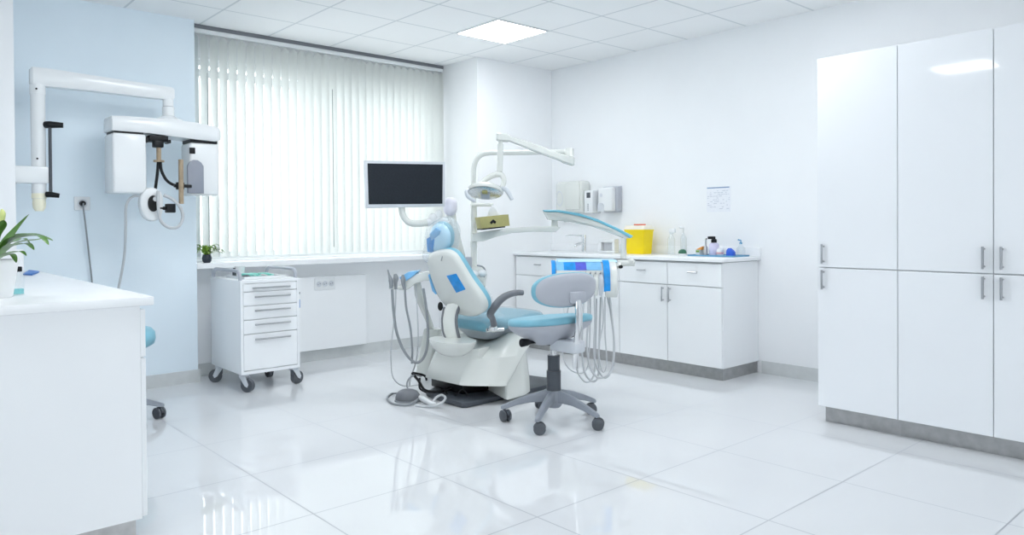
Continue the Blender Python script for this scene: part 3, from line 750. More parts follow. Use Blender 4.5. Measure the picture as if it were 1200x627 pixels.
# seat frame and cushion
sy0, sy1 = 3.735, 4.19
bm = BM(); loft(bm, [rnd([(3.13+dx, sy0+.05+dy, z), (3.50-dx, sy0+.05+dy, z), (3.50-dx, sy1-.03-dy, z), (3.13+dx, sy1-.03-dy, z)], .06) for z, dx, dy in ((.38, .05, .07), (.41, .03, .035), (.45, 0, 0))])
obj('seat_frame', bm, W['lgrey'], t, label='grey seat frame')
def slab(bm, secs, n=28):
    """secs: (x, half width, z bottom, z top) along +X, rounded section"""
    yc = (sy0+sy1)/2; rings = []
    for x, hw, z0, z1 in secs:
        zc, hz = (z0+z1)/2, (z1-z0)/2
        ring = []
        for k in range(n):
            a = 2*PI*k/n
            ring.append(Vector((x, yc+hw*math.copysign(abs(math.cos(a))**.4, math.cos(a)), zc+hz*math.copysign(abs(math.sin(a))**.6, math.sin(a)))))
        rings.append(ring)
    return loft(bm, rings)
bm = BM()
slab(bm, [(3.08, .14, .47, .49), (3.10, .20, .45, .515), (3.14, .235, .44, .532), (3.25, .24, .445, .53), (3.36, .225, .46, .53), (3.46, .215, .475, .545), (3.55, .21, .475, .552), (3.63, .20, .45, .54), (3.70, .19, .41, .505), (3.78, .18, .36, .45), (3.82, .15, .35, .41), (3.83, .10, .36, .39)])
obj('seat', bm, W['teal'], t, 60, 'teal vinyl seat and leg rest')
bm = BM()
slab(bm, [(3.10, .20, .48, .54), (3.12, .245, .446, .552), (3.2, .252, .443, .565), (3.3, .246, .448, .552), (3.38, .233, .458, .54), (3.46, .225, .472, .553), (3.55, .217, .474, .561), (3.62, .207, .455, .552), (3.64, .16, .47, .54)])
obj('seat_wrap', bm, W['wrap'], t, 60, 'clear plastic film over the seat')
# backrest
brn = Vector((-.93, 0, -.36)).normalized()
outl = [(2.8426, 3.8797, 0.9965), (2.8504, 3.7805, 0.9764), (2.8777, 3.7366, 0.9060), (2.9154, 3.6894, 0.8086), (2.9525, 3.6246, 0.7127), (2.9779, 3.6096, 0.6471), (2.9993, 3.6661, 0.5919), (3.0131, 3.7801, 0.5560), (3.0142, 3.9090, 0.5532), (2.9999, 4.0315, 0.5902), (2.9743, 4.1030, 0.6565), (2.9401, 4.1236, 0.7448), (2.8965, 4.1203, 0.8574), (2.8691, 4.1002, 0.9283), (2.8505, 4.0337, 0.9762)]
R_ = resample(outl, 56)
bm = BM(); loft(bm, [scale_ring(R_, s, -brn*q) for s, q in ((.86, -.014), (.95, -.006), (.985, .004), (.99, .03))])
bk = obj('backrest', bm, W['ivory'], t, 50)
bm = BM(); loft(bm, [scale_ring(R_, s, -brn*q) for s, q in ((.955, .018), (.985, .022), (.995, .030), (.995, .042), (.985, .054), (.95, .062), (.87, .066))])
obj('cushion', bm, W['teal'], bk, 60, 'teal vinyl cushion')
bm = BM(); prism(bm, [Vector(p)+brn*.018 for p in ((2.9064, 3.9076, 0.8317), (2.8990, 3.7965, 0.8508), (2.9383, 3.7500, 0.7493), (2.9497, 3.8599, 0.7198))], -brn*.012, .002); obj('film_square', bm, W['bfilm'], bk, label='blue adhesive film square')
bm = BM(); prism(bm, [Vector(p)+brn*.004 for p in ((2.9105, 4.1408, 0.8211), (2.9286, 4.1271, 0.7743), (2.9633, 4.1270, 0.6848), (2.9547, 4.1547, 0.7070))], -brn*.035, .002); obj('film_edge', bm, W['lfilm'], bk, label='blue film at the edge')
# headrest

hn = Vector((-.86, -.1, -.30)).normalized()
out = [(2.8401, 3.9301, 1.1737), (2.8511, 3.8704, 1.1621), (2.8700, 3.8411, 1.1178), (2.8881, 3.8522, 1.0622), (2.9027, 3.8956, 1.0057), (2.9067, 3.9674, 0.9704), (2.8958, 4.0487, 0.9745), (2.8763, 4.0794, 1.0202), (2.8557, 4.0493, 1.0894), (2.8410, 3.9888, 1.1517)]
R_ = resample(out, 40)
bm = BM(); loft(bm, [scale_ring(R_, s, -hn*q) for s, q in ((.6, -.03), (.8, -.022), (.93, -.008), (.97, .01))]); hr = obj('headrest', bm, W['pfilm'], t, 60)
bm = BM(); loft(bm, [scale_ring(R_, s, -hn*q) for s, q in ((.95, .004), (.985, .008), (1.0, .016), (.99, .032), (.94, .042), (.8, .046))]); obj('headrest_cushion', bm, W['teal'], hr, 60, 'teal vinyl headrest cushion')
bm = BM(); prism(bm, [Vector(p)+hn*.036 for p in ((2.8601, 4.0458, 1.0779), (2.8590, 3.9859, 1.1009), (2.8703, 3.9733, 1.0727), (2.8942, 4.0268, 0.9865), (2.8869, 4.0751, 0.9914))], -hn*.02, .003); obj('film_patch', bm, W['bfilm'], hr, label='bright blue film')
bm = BM(); prism(bm, [Vector(p)+hn*.038 for p in ((2.8537, 3.9976, 1.1122), (2.8487, 3.9233, 1.1513), (2.8585, 3.8900, 1.1345), (2.8659, 3.9099, 1.1066), (2.8692, 4.0006, 1.0668))], -hn*.014, .003); obj('film_strip', bm, W['lfilm'], hr, label='light blue film')
bm = BM()
out = [(2.8360, 3.9242, 1.1875), (2.8487, 3.8578, 1.1731), (2.8702, 3.8229, 1.1233), (2.8928, 3.8448, 1.0512), (2.9087, 3.8946, 0.9888), (2.9215, 3.9596, 0.9305), (2.9213, 4.0559, 0.8990), (2.9069, 4.1343, 0.9143), (2.8925, 4.1534, 0.9491), (2.8717, 4.1025, 1.0257), (2.8503, 4.0611, 1.1007), (2.8357, 4.0005, 1.1630)]
Q_ = resample(out, 40)
loft(bm, [scale_ring(Q_, s, -hn*q) for s, q in ((.5, -.048), (.8, -.046), (.97, -.03), (1.02, .0), (1.04, .04), (1.02, .075), (.85, .088))]); obj('headrest_wrap', bm, W['wrap'], hr, 60, 'clear plastic bag over the headrest')
bm = BM(); tube(bm, [(2.9040, 3.8788, 1.0060), (2.8524, 3.8840, 0.9740), (2.8394, 3.8948, 0.9243)], .0035, n=8); obj('headrest_pin', bm, W['hosed'], hr, label='thin dark wire')
bm = BM(); tube(bm, [(2.8954, 3.9800, 1.0100), (2.9295, 3.9891, 0.9521), (2.9676, 3.9941, 0.8649)], .022, n=12, sm=0); obj('headrest_stem', bm, W['steel'], t)
# link arm

ln = Vector((-.80, -.6, 0))
out = [(2.9266, 3.9514, 0.6335), (2.9477, 3.9231, 0.6397), (2.9775, 3.8834, 0.6291), (2.9668, 3.8977, 0.5921), (2.9595, 3.9075, 0.5298), (2.9644, 3.9009, 0.4565), (2.9746, 3.8873, 0.3919), (2.9465, 3.9248, 0.3907), (2.9219, 3.9576, 0.4039), (2.9098, 3.9737, 0.4545), (2.9066, 3.9780, 0.5281), (2.9140, 3.9681, 0.5964)]
bm = BM(); prism(bm, out, -ln*.06, .006); lk = obj('link_arm', bm, W['ivory'], t, 40)
bm = BM(); tube(bm, [Vector(p)-ln*.006 for p in ((2.9803, 3.8797, 0.6320), (2.9693, 3.8944, 0.5922), (2.9619, 3.9042, 0.5299), (2.9665, 3.8981, 0.4565), (2.9774, 3.8836, 0.3920))], .011, n=8); obj('edge_trim', bm, W['mgrey'], lk, label='grey edge trim')
bm = BM(); tube(bm, [Vector(p)-ln*.006 for p in ((2.9134, 3.9689, 0.6134), (2.9045, 3.9808, 0.5281), (2.9080, 3.9761, 0.4544), (2.9201, 3.9599, 0.4038))], .008, n=8); obj('edge_trim', bm, W['mgrey'], lk, label='grey edge trim')
bm = BM(); blob(bm, (2.9319, 4.0356, 0.6125), .018, .018, .03); obj('pivot_knob', bm, W['black'], t, label='black pivot knob')
bm = BM(); rngw = random.Random(11)      # loose film between the backrest and the seat
LFT = smooth_path([(3.0844, 3.9304, 0.8450), (3.1049, 3.8838, 0.7313), (3.1168, 3.8451, 0.6299), (3.0774, 3.8518, 0.5299)], 5)
RGT = smooth_path([(3.1460, 3.9155, 0.8196), (3.1968, 3.8690, 0.7265), (3.2195, 3.8074, 0.6250), (3.2570, 3.7462, 0.5406)], 5)
rows = []
for a_, b_ in zip(LFT, RGT):
    rows.append([bm.verts.new(a_.lerp(b_, q/8) + Vector((rngw.uniform(-.012, .012), rngw.uniform(-.012, .012), rngw.uniform(-.006, .006)))) for q in range(9)])
for a_, b_ in zip(rows, rows[1:]):
    for q in range(8): bm.faces.new((a_[q], a_[q+1], b_[q+1], b_[q]))
obj('back_wrap', bm, W['wrap'], t, 80, 'loose clear plastic film')
# armrest
bm = BM(); tube(bm, [(3.1039, 3.6809, 0.5039), (3.0833, 3.6731, 0.5510), (3.0669, 3.6747, 0.5800), (3.0902, 3.6547, 0.6295), (3.1304, 3.6331, 0.6779), (3.1813, 3.6151, 0.7034), (3.2322, 3.5968, 0.7124), (3.2728, 3.5875, 0.7103)], [.022, .020, .024, .026, .025, .022, .020, .018], n=14, flat=(1, 1))
obj('armrest', bm, W['mgrey'], t, label='dark grey curved armrest')
bm = BM(); blob(bm, (3.1059, 3.6922, 0.4804), .03, .03, .026); tube(bm, [(3.0788, 3.7294, 0.4681), (3.1885, 3.6855, 0.4673)], .014, n=10, sm=0); obj('armrest_hinge', bm, W['chrome'], t, label='chrome armrest hinge')
# assistant arm with handpieces
bm = BM()
tr = [(2.9922, 4.2259, 0.8370), (2.9566, 4.2574, 0.8314), (2.9165, 4.2929, 0.8199), (2.8626, 4.3400, 0.7729), (2.8177, 4.3793, 0.7376), (2.8262, 4.3714, 0.7079), (2.8618, 4.3398, 0.7075), (2.9112, 4.2966, 0.7546), (2.9559, 4.2572, 0.7720), (2.9914, 4.2257, 0.7717)]
t = thing('assistant_unit', 'small white instrument arm with hanging hoses left of the dental chair', 'dental instrument arm', (3.0627, 4.3312, 0.4150))
prism(bm, tr, Vector(FWD)*.16, .006); obj('tray_arm', bm, W['ivory'], t, 40)
# side column carrying the assistant arm
bm = BM(); loft(bm, [rnd([(3.0509, 4.5238, 0.0587), (3.1188, 4.4368, 0.0620), (3.2899, 4.5789, 0.0432), (3.2351, 4.6808, 0.0361)], .03), rnd([(3.0715, 4.5077, 0.2149), (3.1440, 4.4166, 0.2175), (3.3112, 4.5622, 0.1986), (3.2566, 4.6640, 0.1926)], .03), rnd([(3.1018, 4.4834, 0.3959), (3.1835, 4.3842, 0.3978), (3.3328, 4.5456, 0.3799), (3.2833, 4.6430, 0.3751)], .03)]); obj('side_column', bm, W['ivory'], t, 40)
bm = BM(); prism(bm, [(2.8218, 4.3632, 0.7976), (2.8666, 4.3239, 0.8328), (2.9199, 4.2767, 0.8412), (2.9063, 4.2885, 0.8176), (2.8570, 4.3316, 0.7736), (2.8347, 4.3512, 0.7620)], Vector(FWD)*.15, .004); obj('film_cover', bm, W['lfilm'], t, label='light blue protective film')
bm = BM(); tube(bm, [(2.9712, 4.3637, 0.7536), (2.9849, 4.3637, 0.6680), (3.0580, 4.4178, 0.5672), (3.1423, 4.4752, 0.4619), (3.1949, 4.5074, 0.3716)], [.022, .03, .026, .022, .022], n=12); obj('support_arm', bm, W['ivory'], t)
for q, (x, y) in enumerate(((456, 328), (463, 330), (471.5, 331))):
    pass
HP = (([(2.7411, 4.3821, 0.8539), (2.7473, 4.3761, 0.8185), (2.7556, 4.3682, 0.7773), (2.7571, 4.3660, 0.7243)], [.004, .007, .016, .011]), ([(2.7890, 4.3659, 0.8228), (2.7931, 4.3618, 0.7933), (2.7905, 4.3637, 0.7579), (2.7922, 4.3616, 0.7165)], [.010, .019, .013, .011]), ([(2.8232, 4.3221, 0.8172), (2.8250, 4.3200, 0.7818), (2.8268, 4.3180, 0.7523), (2.8308, 4.3140, 0.7169)], [.008, .018, .014, .011]))
for p, rr in HP:
    bm = BM(); tube(bm, p, rr, n=12); obj('handpiece', bm, W['hosed'], t, label='grey metal handpiece')
bm = BM(); tube(bm, [(2.7570, 4.3930, 0.7346), (2.8066, 4.3623, 0.7274), (2.8609, 4.3275, 0.7261)], .014, n=10, sm=0); obj('holder_rail', bm, W['ivory'], t)
bm = BM(); tube(bm, [(2.7615, 4.3621, 0.7184), (2.7664, 4.3558, 0.5830), (2.7711, 4.3226, 0.4210), (2.8132, 4.2833, 0.2800), (2.8694, 4.2325, 0.2150), (2.9253, 4.2103, 0.2639), (2.9538, 4.2135, 0.3843), (2.9608, 4.2365, 0.5592), (2.9565, 4.2693, 0.7177)], .0095, n=10); obj('hose', bm, W['hosed'], t, label='thick dark grey hose')
bm = BM(); tube(bm, [(2.8330, 4.3120, 0.7169), (2.8325, 4.2973, 0.5942), (2.8471, 4.2689, 0.4483), (2.8541, 4.2606, 0.3014), (2.8508, 4.2622, 0.2075)], .0075, n=10); obj('hose', bm, W['hosed'], t)
bm = BM(); tube(bm, [(2.7922, 4.3616, 0.7165), (2.7859, 4.3650, 0.5630), (2.7548, 4.3629, 0.3596), (2.7486, 4.3663, 0.2126), (2.7605, 4.3542, 0.1066), (2.8193, 4.3280, 0.0489), (2.9159, 4.2824, 0.0476)], .0045, n=8); obj('hose', bm, W['hose'], t, label='thin pale hose')
bm = BM(); tube(bm, [(2.9394, 4.3383, 0.7448), (2.9234, 4.2964, 0.5573), (2.9139, 4.2751, 0.3521), (2.8875, 4.2697, 0.2077), (2.8486, 4.2762, 0.1116), (2.8435, 4.2799, 0.0528)], .005, n=8); obj('hose', bm, W['hose'], t, label='thin pale hose')

# black pipework at the back of the base, foot pedal with cable
bm = BM()
tube(bm, [(2.8298, 4.2266, 0.1508), (2.8355, 4.1539, 0.1027), (2.8364, 4.0857, 0.0558), (2.8960, 4.0326, 0.0439), (2.9723, 3.9919, 0.0617), (3.0468, 3.9663, 0.0892)], .009, n=8)
tube(bm, [(2.8341, 4.2227, 0.1508), (2.9192, 4.2137, 0.1227), (2.9319, 4.2019, 0.0873)], .008, n=8)
tube(bm, [(2.8515, 4.1668, 0.1217), (2.8279, 4.1334, 0.0609), (2.8447, 4.0781, 0.0386)], .007, n=8)
tube(bm, [(2.9228, 3.9824, 0.0593), (2.9097, 3.8995, 0.0017)], .006, n=8, sm=0)
tube(bm, [(2.9061, 3.8761, 0.0063), (2.9651, 3.8514, 0.0740), (2.9981, 3.8215, 0.0233), (2.9060, 3.8761, 0.0007)], .005, n=8)
obj('base_frame', bm, W['black'], chair, label='black tubular frame')
bm = BM(); tube(bm, [(2.7510, 4.1615, 0.0623), (2.7584, 4.1823, 0.0981), (2.7928, 4.1923, 0.1320), (2.8513, 4.2072, 0.1332), (2.9059, 4.2254, 0.1170)], .006, n=8); obj('base_cable', bm, W['hosed'], chair)
t = thing('foot_pedal', 'grey dome foot pedal with looped cable on the floor by the dental chair', 'foot pedal', (2.6954, 4.0786, 0.0000))
fc = Vector((2.7086, 4.0986, 0.0000))
bm = BM(); M_ = Matrix.Translation(fc) @ Matrix.Rotation(math.radians(-40), 4, 'Z')
loft(bm, [[M_ @ Vector((.082*s*math.cos(a), .062*s*math.sin(a), z)) for a in [2*PI*k/28 for k in range(28)]] for s, z in ((.96, .0), (1, .012), (1, .03), (.93, .048), (.75, .066), (.45, .078), (.15, .082))])
obj('dome', bm, W['mgrey'], t, 50)
bm = BM(); loft(bm, [[M_ @ Vector((.088*s*math.cos(a), .067*s*math.sin(a), z)) for a in [2*PI*k/28 for k in range(28)]] for s, z in ((1, .0), (1, .011))]); obj('rim', bm, W['hosed'], t)
bm = BM(); tube(bm, [(2.7369, 4.0210, 0.0200), (2.6316, 3.9823, 0.0080), (2.5822, 4.0756, 0.0080), (2.6284, 4.2264, 0.0080), (2.7261, 4.3231, 0.0080), (2.7265, 4.2072, 0.0300)], .0075, n=8); obj('cable_loop', bm, W['hosed'], t)
bm = BM(); tube(bm, [(2.6612, 3.9391, 0.0080), (2.6936, 3.8627, 0.0080), (2.7390, 3.7875, 0.0300), (2.7923, 3.7962, 0.0550), (2.8199, 3.8705, 0.0600), (2.7751, 3.8740, 0.0500), (2.7326, 3.8617, 0.0180)], .008, n=8); obj('cable_loop', bm, W['hose'], t, label='pale grey cable loop')
bm = BM(); tube(bm, [(2.7618, 4.0673, 0.0250), (2.7532, 3.9764, 0.0250), (2.7321, 3.8704, 0.0220), (2.7493, 3.8386, 0.0220)], [.012, .02, .014, .008], n=10); obj('connector', bm, W['white'], t, label='white connector')

# ------------------------------------------------------------------ delivery unit: pole, arms, tray
px0 = Vector((3.5092, 4.3940, 0.7284))
t = thing('delivery_unit', 'white dental delivery unit with pole, two swing arms and blue-covered tray', 'dental unit', (px0.x, px0.y, 0))
# cuspidor block by the pole
bm = BM(); loft(bm, [[Vector((px0.x+rx*math.cos(a), px0.y+rx*math.sin(a), z)) for a in [2*PI*k/24 for k in range(24)]] for rx, z in ((.085, 0), (.085, .3), (.08, .55), (.09, .72), (.10, .78), (.085, .83), (.05, .85))]); obj('cuspidor_block', bm, W['ivory'], t, 40)
bm = BM(); blob(bm, (3.4548, 4.2294, 0.8029), .035, .035, .03); blob(bm, (3.3999, 4.2514, 0.7983), .03, .03, .028); obj('spout_knob', bm, W['white'], t)
bm = BM(); tube(bm, [(3.4336, 4.2625, 0.8593), (3.4601, 4.2254, 0.8470), (3.4738, 4.2127, 0.8091), (3.4639, 4.2210, 0.7714)], .006, n=8); obj('spout_tube', bm, W['hosed'], t, label='dark spout tube')
bm = BM(); box(bm, -.03, .03, -.03, .03, -.05, .05, bev=.006, m=Matrix.Translation((3.3956, 4.3365, 0.8710))); obj('cup_filler', bm, W['greyp'], t, label='grey cup filler block')

bm = BM()
cyl(bm, (px0.x, px0.y, .80), (3.5135, 4.3980, 1.2729), .023, n=24); obj('pole', bm, W['ivory'], t)
for a_, b_, r_ in (((3.5130, 4.3973, 1.1951), (3.5140, 4.3982, 1.3183), .0245), ((3.5110, 4.3962, 0.9877), (3.5110, 4.3968, 1.0331), .026)):
    obj('pole_collar', cyl(BM(), a_, b_, r_, n=24), W['ivory'], t)
bm = BM(); tube(bm, [(3.4731, 4.3675, 1.3104), (3.5356, 4.3121, 1.3099), (3.5932, 4.2609, 1.3093)], .013, n=12, sm=0); obj('hook_bar', bm, W['ivory'], t)
bm = BM()
lo = [(3.4518, 4.3433, 1.0987), (3.4870, 4.2854, 1.1048), (3.6266, 4.1352, 1.1321), (3.7554, 3.9944, 1.1435), (3.8689, 3.8669, 1.1455), (3.8924, 3.8460, 1.1358), (3.8637, 3.8710, 1.1014), (3.7550, 3.9942, 1.1056), (3.6499, 4.1140, 1.0970), (3.5675, 4.2134, 1.0659), (3.5005, 4.2725, 1.0347), (3.4510, 4.3431, 1.0316)]
prism(bm, lo, Vector(FWD)*.09, .008); obj('lower_arm', bm, W['ivory'], t, 40)
bm = BM(); cyl(bm, (3.8877, 3.9037, 1.1392), (3.8884, 3.9039, 1.1963), .026, .022, n=20); cyl(bm, (3.9186, 3.8099, 1.1733), (3.9189, 3.8100, 1.1953), .02, n=12); obj('arm_pivot', bm, W['ivory'], t)
bm = BM()
ua = [(637, 247), (654, 247), (677.5, 250.5), (701, 258), (723, 268), (740, 277.5)]
up_ = [(3.7857, 3.9156, 1.2528), (3.8370, 3.8165, 1.2482), (3.8878, 3.6642, 1.2243), (3.9049, 3.4878, 1.1736), (3.9105, 3.3216, 1.1136), (3.9173, 3.2079, 1.0616)]
dn_ = [(3.9070, 3.2437, 1.0586), (3.9101, 3.3215, 1.0814), (3.8970, 3.5211, 1.1408), (3.8653, 3.7236, 1.1788), (3.8247, 3.8400, 1.1893), (3.8015, 3.8874, 1.1960)]
prism(bm, up_+dn_, Vector(FWD)*.10, .008); obj('upper_arm', bm, W['ivory'], t, 40)
bm = BM()
tp_ = [(3.7765, 3.9105, 1.2652), (3.8301, 3.8095, 1.2636), (3.8807, 3.6574, 1.2394), (3.8976, 3.4812, 1.1915), (3.9030, 3.3151, 1.1324), (3.9226, 3.1900, 1.0761)]
bt_ = [(3.9116, 3.1995, 1.0618), (3.9028, 3.3150, 1.1125), (3.8974, 3.4811, 1.1736), (3.8804, 3.6573, 1.2229), (3.8299, 3.8094, 1.2474), (3.7834, 3.9042, 1.2526)]
prism(bm, tp_+bt_, Vector(FWD)*.12, .004); obj('arm_top_cover', bm, W['tealp'], t, 40, 'teal cover along the top of the arm')
bm = BM(); tube(bm, [(3.9294, 3.2773, 1.0609), (3.9264, 3.2791, 0.9967), (3.9255, 3.2788, 0.9208)], .019, n=12, sm=0); obj('tray_post', bm, W['ivory'], t)
# tray head: side profile (q = towards the viewer, z) swept along the width
RT = Vector(RIGHT).normalized(); FW = Vector((FWD[0], FWD[1], 0)).normalized(); UP = Vector((0, 0, 1))
o0 = Vector((3.5072, 3.5158, 0.8885)); wid = (Vector((3.7511, 3.2993, 0.8862))-o0)
def tp3(u, q, z): return o0 + wid*u - FW*q + UP*(z)
bm = BM()
prof = [(-.22, .025), (-.02, .02), (.03, .0), (.06, -.035), (.066, -.08), (.05, -.098), (-.05, -.085), (-.20, -.02)]
prism(bm, [tp3(0, q, z) for q, z in prof], wid, .006); hd = obj('tray_head', bm, W['ivory'], t, 40)
for u0, u1, nm in ((-.05, .0, 0), (1.0, 1.24, 1)):
    bm = BM()
    pr_ = [(-.20, .03), (-.02, .027), (.04, .005), (.075, -.05), (.085, -.12), (.08, -.19), (.06, -.215), (.03, -.20), (.02, -.13), (-.02, -.09), (-.20, -.02)]
    if nm == 0: pr_ = [(-.20, .025), (-.02, .022), (.04, .0), (.07, -.05), (.065, -.08), (.03, -.08), (-.20, -.02)]
    prism(bm, [tp3(u0, q, z) for q, z in pr_], wid*(u1-u0), .008); obj('cheek', bm, W['ivory'], hd, 40)
for u0, u1, k in ((.0, .16, 'lfilm'), (.16, .40, 'bfilm'), (.40, .62, 'vfilm'), (.62, .93, 'lfilm')):
    bm = BM(); pf = [(-.02, .024), (.032, .003), (.062, -.034), (.058, -.038), (.028, -.002), (-.02, .018)]
    prism(bm, [tp3(u0, q, z) for q, z in pf], wid*(u1-u0)); obj('film_panel', bm, W[k], hd, 40, {'lfilm': 'light blue film panel', 'bfilm': 'bright blue film panel', 'vfilm': 'violet blue film panel'}[k])
bm = BM(); pf = [(-.20, .031), (-.02, .028), (.004, .018), (.0, .014), (-.02, .022), (-.20, .026)]
prism(bm, [tp3(.05, q, z) for q, z in pf], wid*1.22); obj('tray_mat', bm, W['pfilm'], hd, 40, 'pale blue tray cover')
for u0, u1, lo_ in ((.96, 1.09, -.19), (-.09, -.01, -.10)):
    bm = BM()
    pf = [(-.01, .030), (.045, .010), (.082, -.05), (.091, -.12), (.086, lo_+.02)] if lo_ < -.1 else [(-.01, .028), (.045, .004), (.077, -.05), (.072, -.083)]
    pf2 = pf + [(q-.012, z-.006) for q, z in pf[::-1]]
    bmq = prism(bm, [tp3(u0, q, z) for q, z in pf2], wid*(u1-u0)); obj('film_strip', bm, W['bfilm'], hd, 40, 'bright blue film strip')
bm = BM(); prism(bm, [tp3(1.24, q, z) for q, z in ((-.15, .02), (-.02, .015), (0, -.01), (-.02, -.03), (-.15, -.02))], wid*.12, .006); tube(bm, [tp3(1.3, -.08, .005), tp3(1.66, -.08, .008)], .022, n=12, sm=0); blob(bm, tp3(1.58, -.08, .016), .026, .026, .026); obj('grip', bm, W['ivory'], hd, 40)
bm = BM(); blob(bm, tp3(1.34, .0, -.015), .016, .016, .012); obj('button', bm, W['black'], hd, label='black button')
# handpieces and hoses in front of the tray
hp = [(.50, -.17), (.60, -.165), (.70, -.16), (.80, -.155), (.90, -.165)]
for i, (u, z) in enumerate(hp):
    bm = BM(); tube(bm, [tp3(u, .06, -.06), tp3(u, .085, -.09), tp3(u, .085, -.14), tp3(u, .075, -.20)], [.009, .019, .017, .011], n=12)
    h_ = obj('handpiece', bm, W['ivory' if i % 2 else 'lgrey'], t)
    bm = BM(); tube(bm, [tp3(u, .06, -.06), tp3(u-.01, .10, -.045)], [.008, .004], n=8, sm=0); obj('tip', bm, W['steel'], h_, label='steel tip')
for pts, r_ in (
    ([(3.6124, 3.3127, 0.6942), (3.6061, 3.3159, 0.5254), (3.5995, 3.3190, 0.3284), (3.6189, 3.2998, 0.1931), (3.6796, 3.2719, 0.1379), (3.7462, 3.2402, 0.1844), (3.7784, 3.2407, 0.3455), (3.7854, 3.2640, 0.5426), (3.7820, 3.2825, 0.6848)], .0068),
    ([(3.6398, 3.2884, 0.6939), (3.6395, 3.2859, 0.4969), (3.6329, 3.2890, 0.2999), (3.6676, 3.2833, 0.1889), (3.7201, 3.2627, 0.1335), (3.7702, 3.2459, 0.2031), (3.7958, 3.2520, 0.3422), (3.7964, 3.2810, 0.5402), (3.7767, 3.3005, 0.6840)], .0055),
    ([(3.6756, 3.2567, 0.6936), (3.6819, 3.2486, 0.5246), (3.6588, 3.2667, 0.3560), (3.6616, 3.2626, 0.2434), (3.6853, 3.2541, 0.1793), (3.7105, 3.2460, 0.2393), (3.7196, 3.2674, 0.4343), (3.7452, 3.2882, 0.6698)], .005),
    ([(3.5945, 3.3420, 0.6935), (3.5809, 3.3383, 0.5256), (3.5743, 3.3414, 0.3286), (3.5924, 3.3365, 0.1802), (3.6371, 3.3094, 0.1157), (3.6821, 3.2966, 0.1509), (3.7109, 3.3135, 0.3160), (3.7464, 3.3272, 0.6670)], .0068),
    ([(3.5680, 3.3788, 0.6929), (3.5617, 3.3820, 0.5233), (3.5509, 3.3888, 0.3256), (3.5660, 3.3733, 0.1785), (3.6221, 3.3492, 0.1061), (3.6834, 3.3357, 0.1564), (3.7169, 3.3490, 0.3686), (3.7397, 3.3596, 0.6538)], .0055),
    ([(3.5698, 3.4435, 0.6485), (3.5376, 3.4694, 0.4604), (3.5273, 3.4765, 0.3178), (3.5432, 3.4610, 0.2205), (3.5925, 3.4298, 0.1668), (3.6469, 3.3949, 0.1644), (3.6959, 3.3927, 0.2504), (3.7244, 3.4000, 0.6521)], .0045)):
    bm = BM(); tube(bm, pts, r_, n=8); obj('hose', bm, W['hose'], t, label='pale grey hose')

# tissue box on the lower arm

t = thing('tissue_box', 'khaki tissue box with a dark emblem on the lower swing arm', 'tissue box', (3.5457, 4.2067, 1.1170))
q_ = [(3.4097, 4.1989, 1.2136), (3.6491, 4.1501, 1.2359), (3.6592, 4.1480, 1.1510), (3.4263, 4.1956, 1.1306)]
tb = Vector((.35, .937, 0))
bm = BM(); prism(bm, q_, tb*.11, .003); obj('carton', bm, W['khaki'], t)
bm = BM(); prism(bm, [(3.4263, 4.1956, 1.1306), (3.6197, 4.1561, 1.1475), (3.6196, 4.1561, 1.1379), (3.4282, 4.1952, 1.1206)], tb*.11); obj('holder_plate', bm, W['black'], t, label='black holder plate')
bm = BM(); prism(bm, [Vector(p)-tb*.003 for p in ((3.4926, 4.1820, 1.1772), (3.5194, 4.1766, 1.1991), (3.5453, 4.1713, 1.1814), (3.5346, 4.1735, 1.1644), (3.5206, 4.1763, 1.1752), (3.5030, 4.1799, 1.1614))], tb*.004); obj('emblem', bm, W['black'], t, 0, 'small dark emblem')
bm = BM()
prism(bm, [Vector(p)+tb*.05 for p in ((3.4930, 4.1820, 1.2180), (3.5074, 4.1790, 1.2683), (3.5358, 4.1732, 1.3063), (3.5638, 4.1675, 1.2812), (3.5989, 4.1603, 1.2269))], tb*.012, .003); obj('tissue', bm, W['tissue'], t, 60, 'white tissue pulled out')

# ------------------------------------------------------------------ operating light on its swing arm
t = thing('operating_light', 'dental operating light hanging from a double-jointed white arm', 'lamp', (3.5140, 4.3982, 1.3183))
bm = BM(); tube(bm, [(3.5141, 4.3982, 1.3209), (3.5155, 4.3991, 1.4739), (3.5171, 4.3990, 1.5711), (3.5276, 4.3906, 1.6358), (3.5549, 4.3671, 1.6842), (3.6061, 4.3220, 1.7044), (3.7370, 4.2058, 1.7052), (3.9068, 4.0553, 1.7081), (4.0571, 3.9219, 1.7087)], .0195, n=16, sm=5); obj('mast', bm, W['ivory'], t)
bm = BM(); cyl(bm, (4.0213, 3.8737, 1.7219), (4.0059, 3.8595, 1.6495), .032, n=20); obj('mast_joint', bm, W['ivory'], t)
bm = BM()
rings = []
for px3, h, w2 in (((4.0174, 3.8223, 1.6252), .026, .035), ((3.9934, 3.8169, 1.6267), .032, .045), ((3.9199, 3.8422, 1.6435), .032, .045), ((3.8987, 3.8477, 1.6503), .026, .038), ((3.7447, 3.9318, 1.7122), .028, .036), ((3.5878, 4.0183, 1.7714), .020, .034), ((3.5581, 4.0314, 1.7828), .020, .034), ((3.5443, 4.0438, 1.7879), .028, .04), ((3.4850, 4.0697, 1.7933), .030, .04), ((3.4735, 4.0799, 1.7935), .022, .03)):
    p = Vector(px3)
    rings.append([p + UP*h*b + FW*w2*a for a, b in ((-1, -.7), (-.7, -1), (.7, -1), (1, -.7), (1, .7), (.7, 1), (-.7, 1), (-1, .7))])
loft(bm, rings); obj('spring_arm', bm, W['ivory'], t, 40)
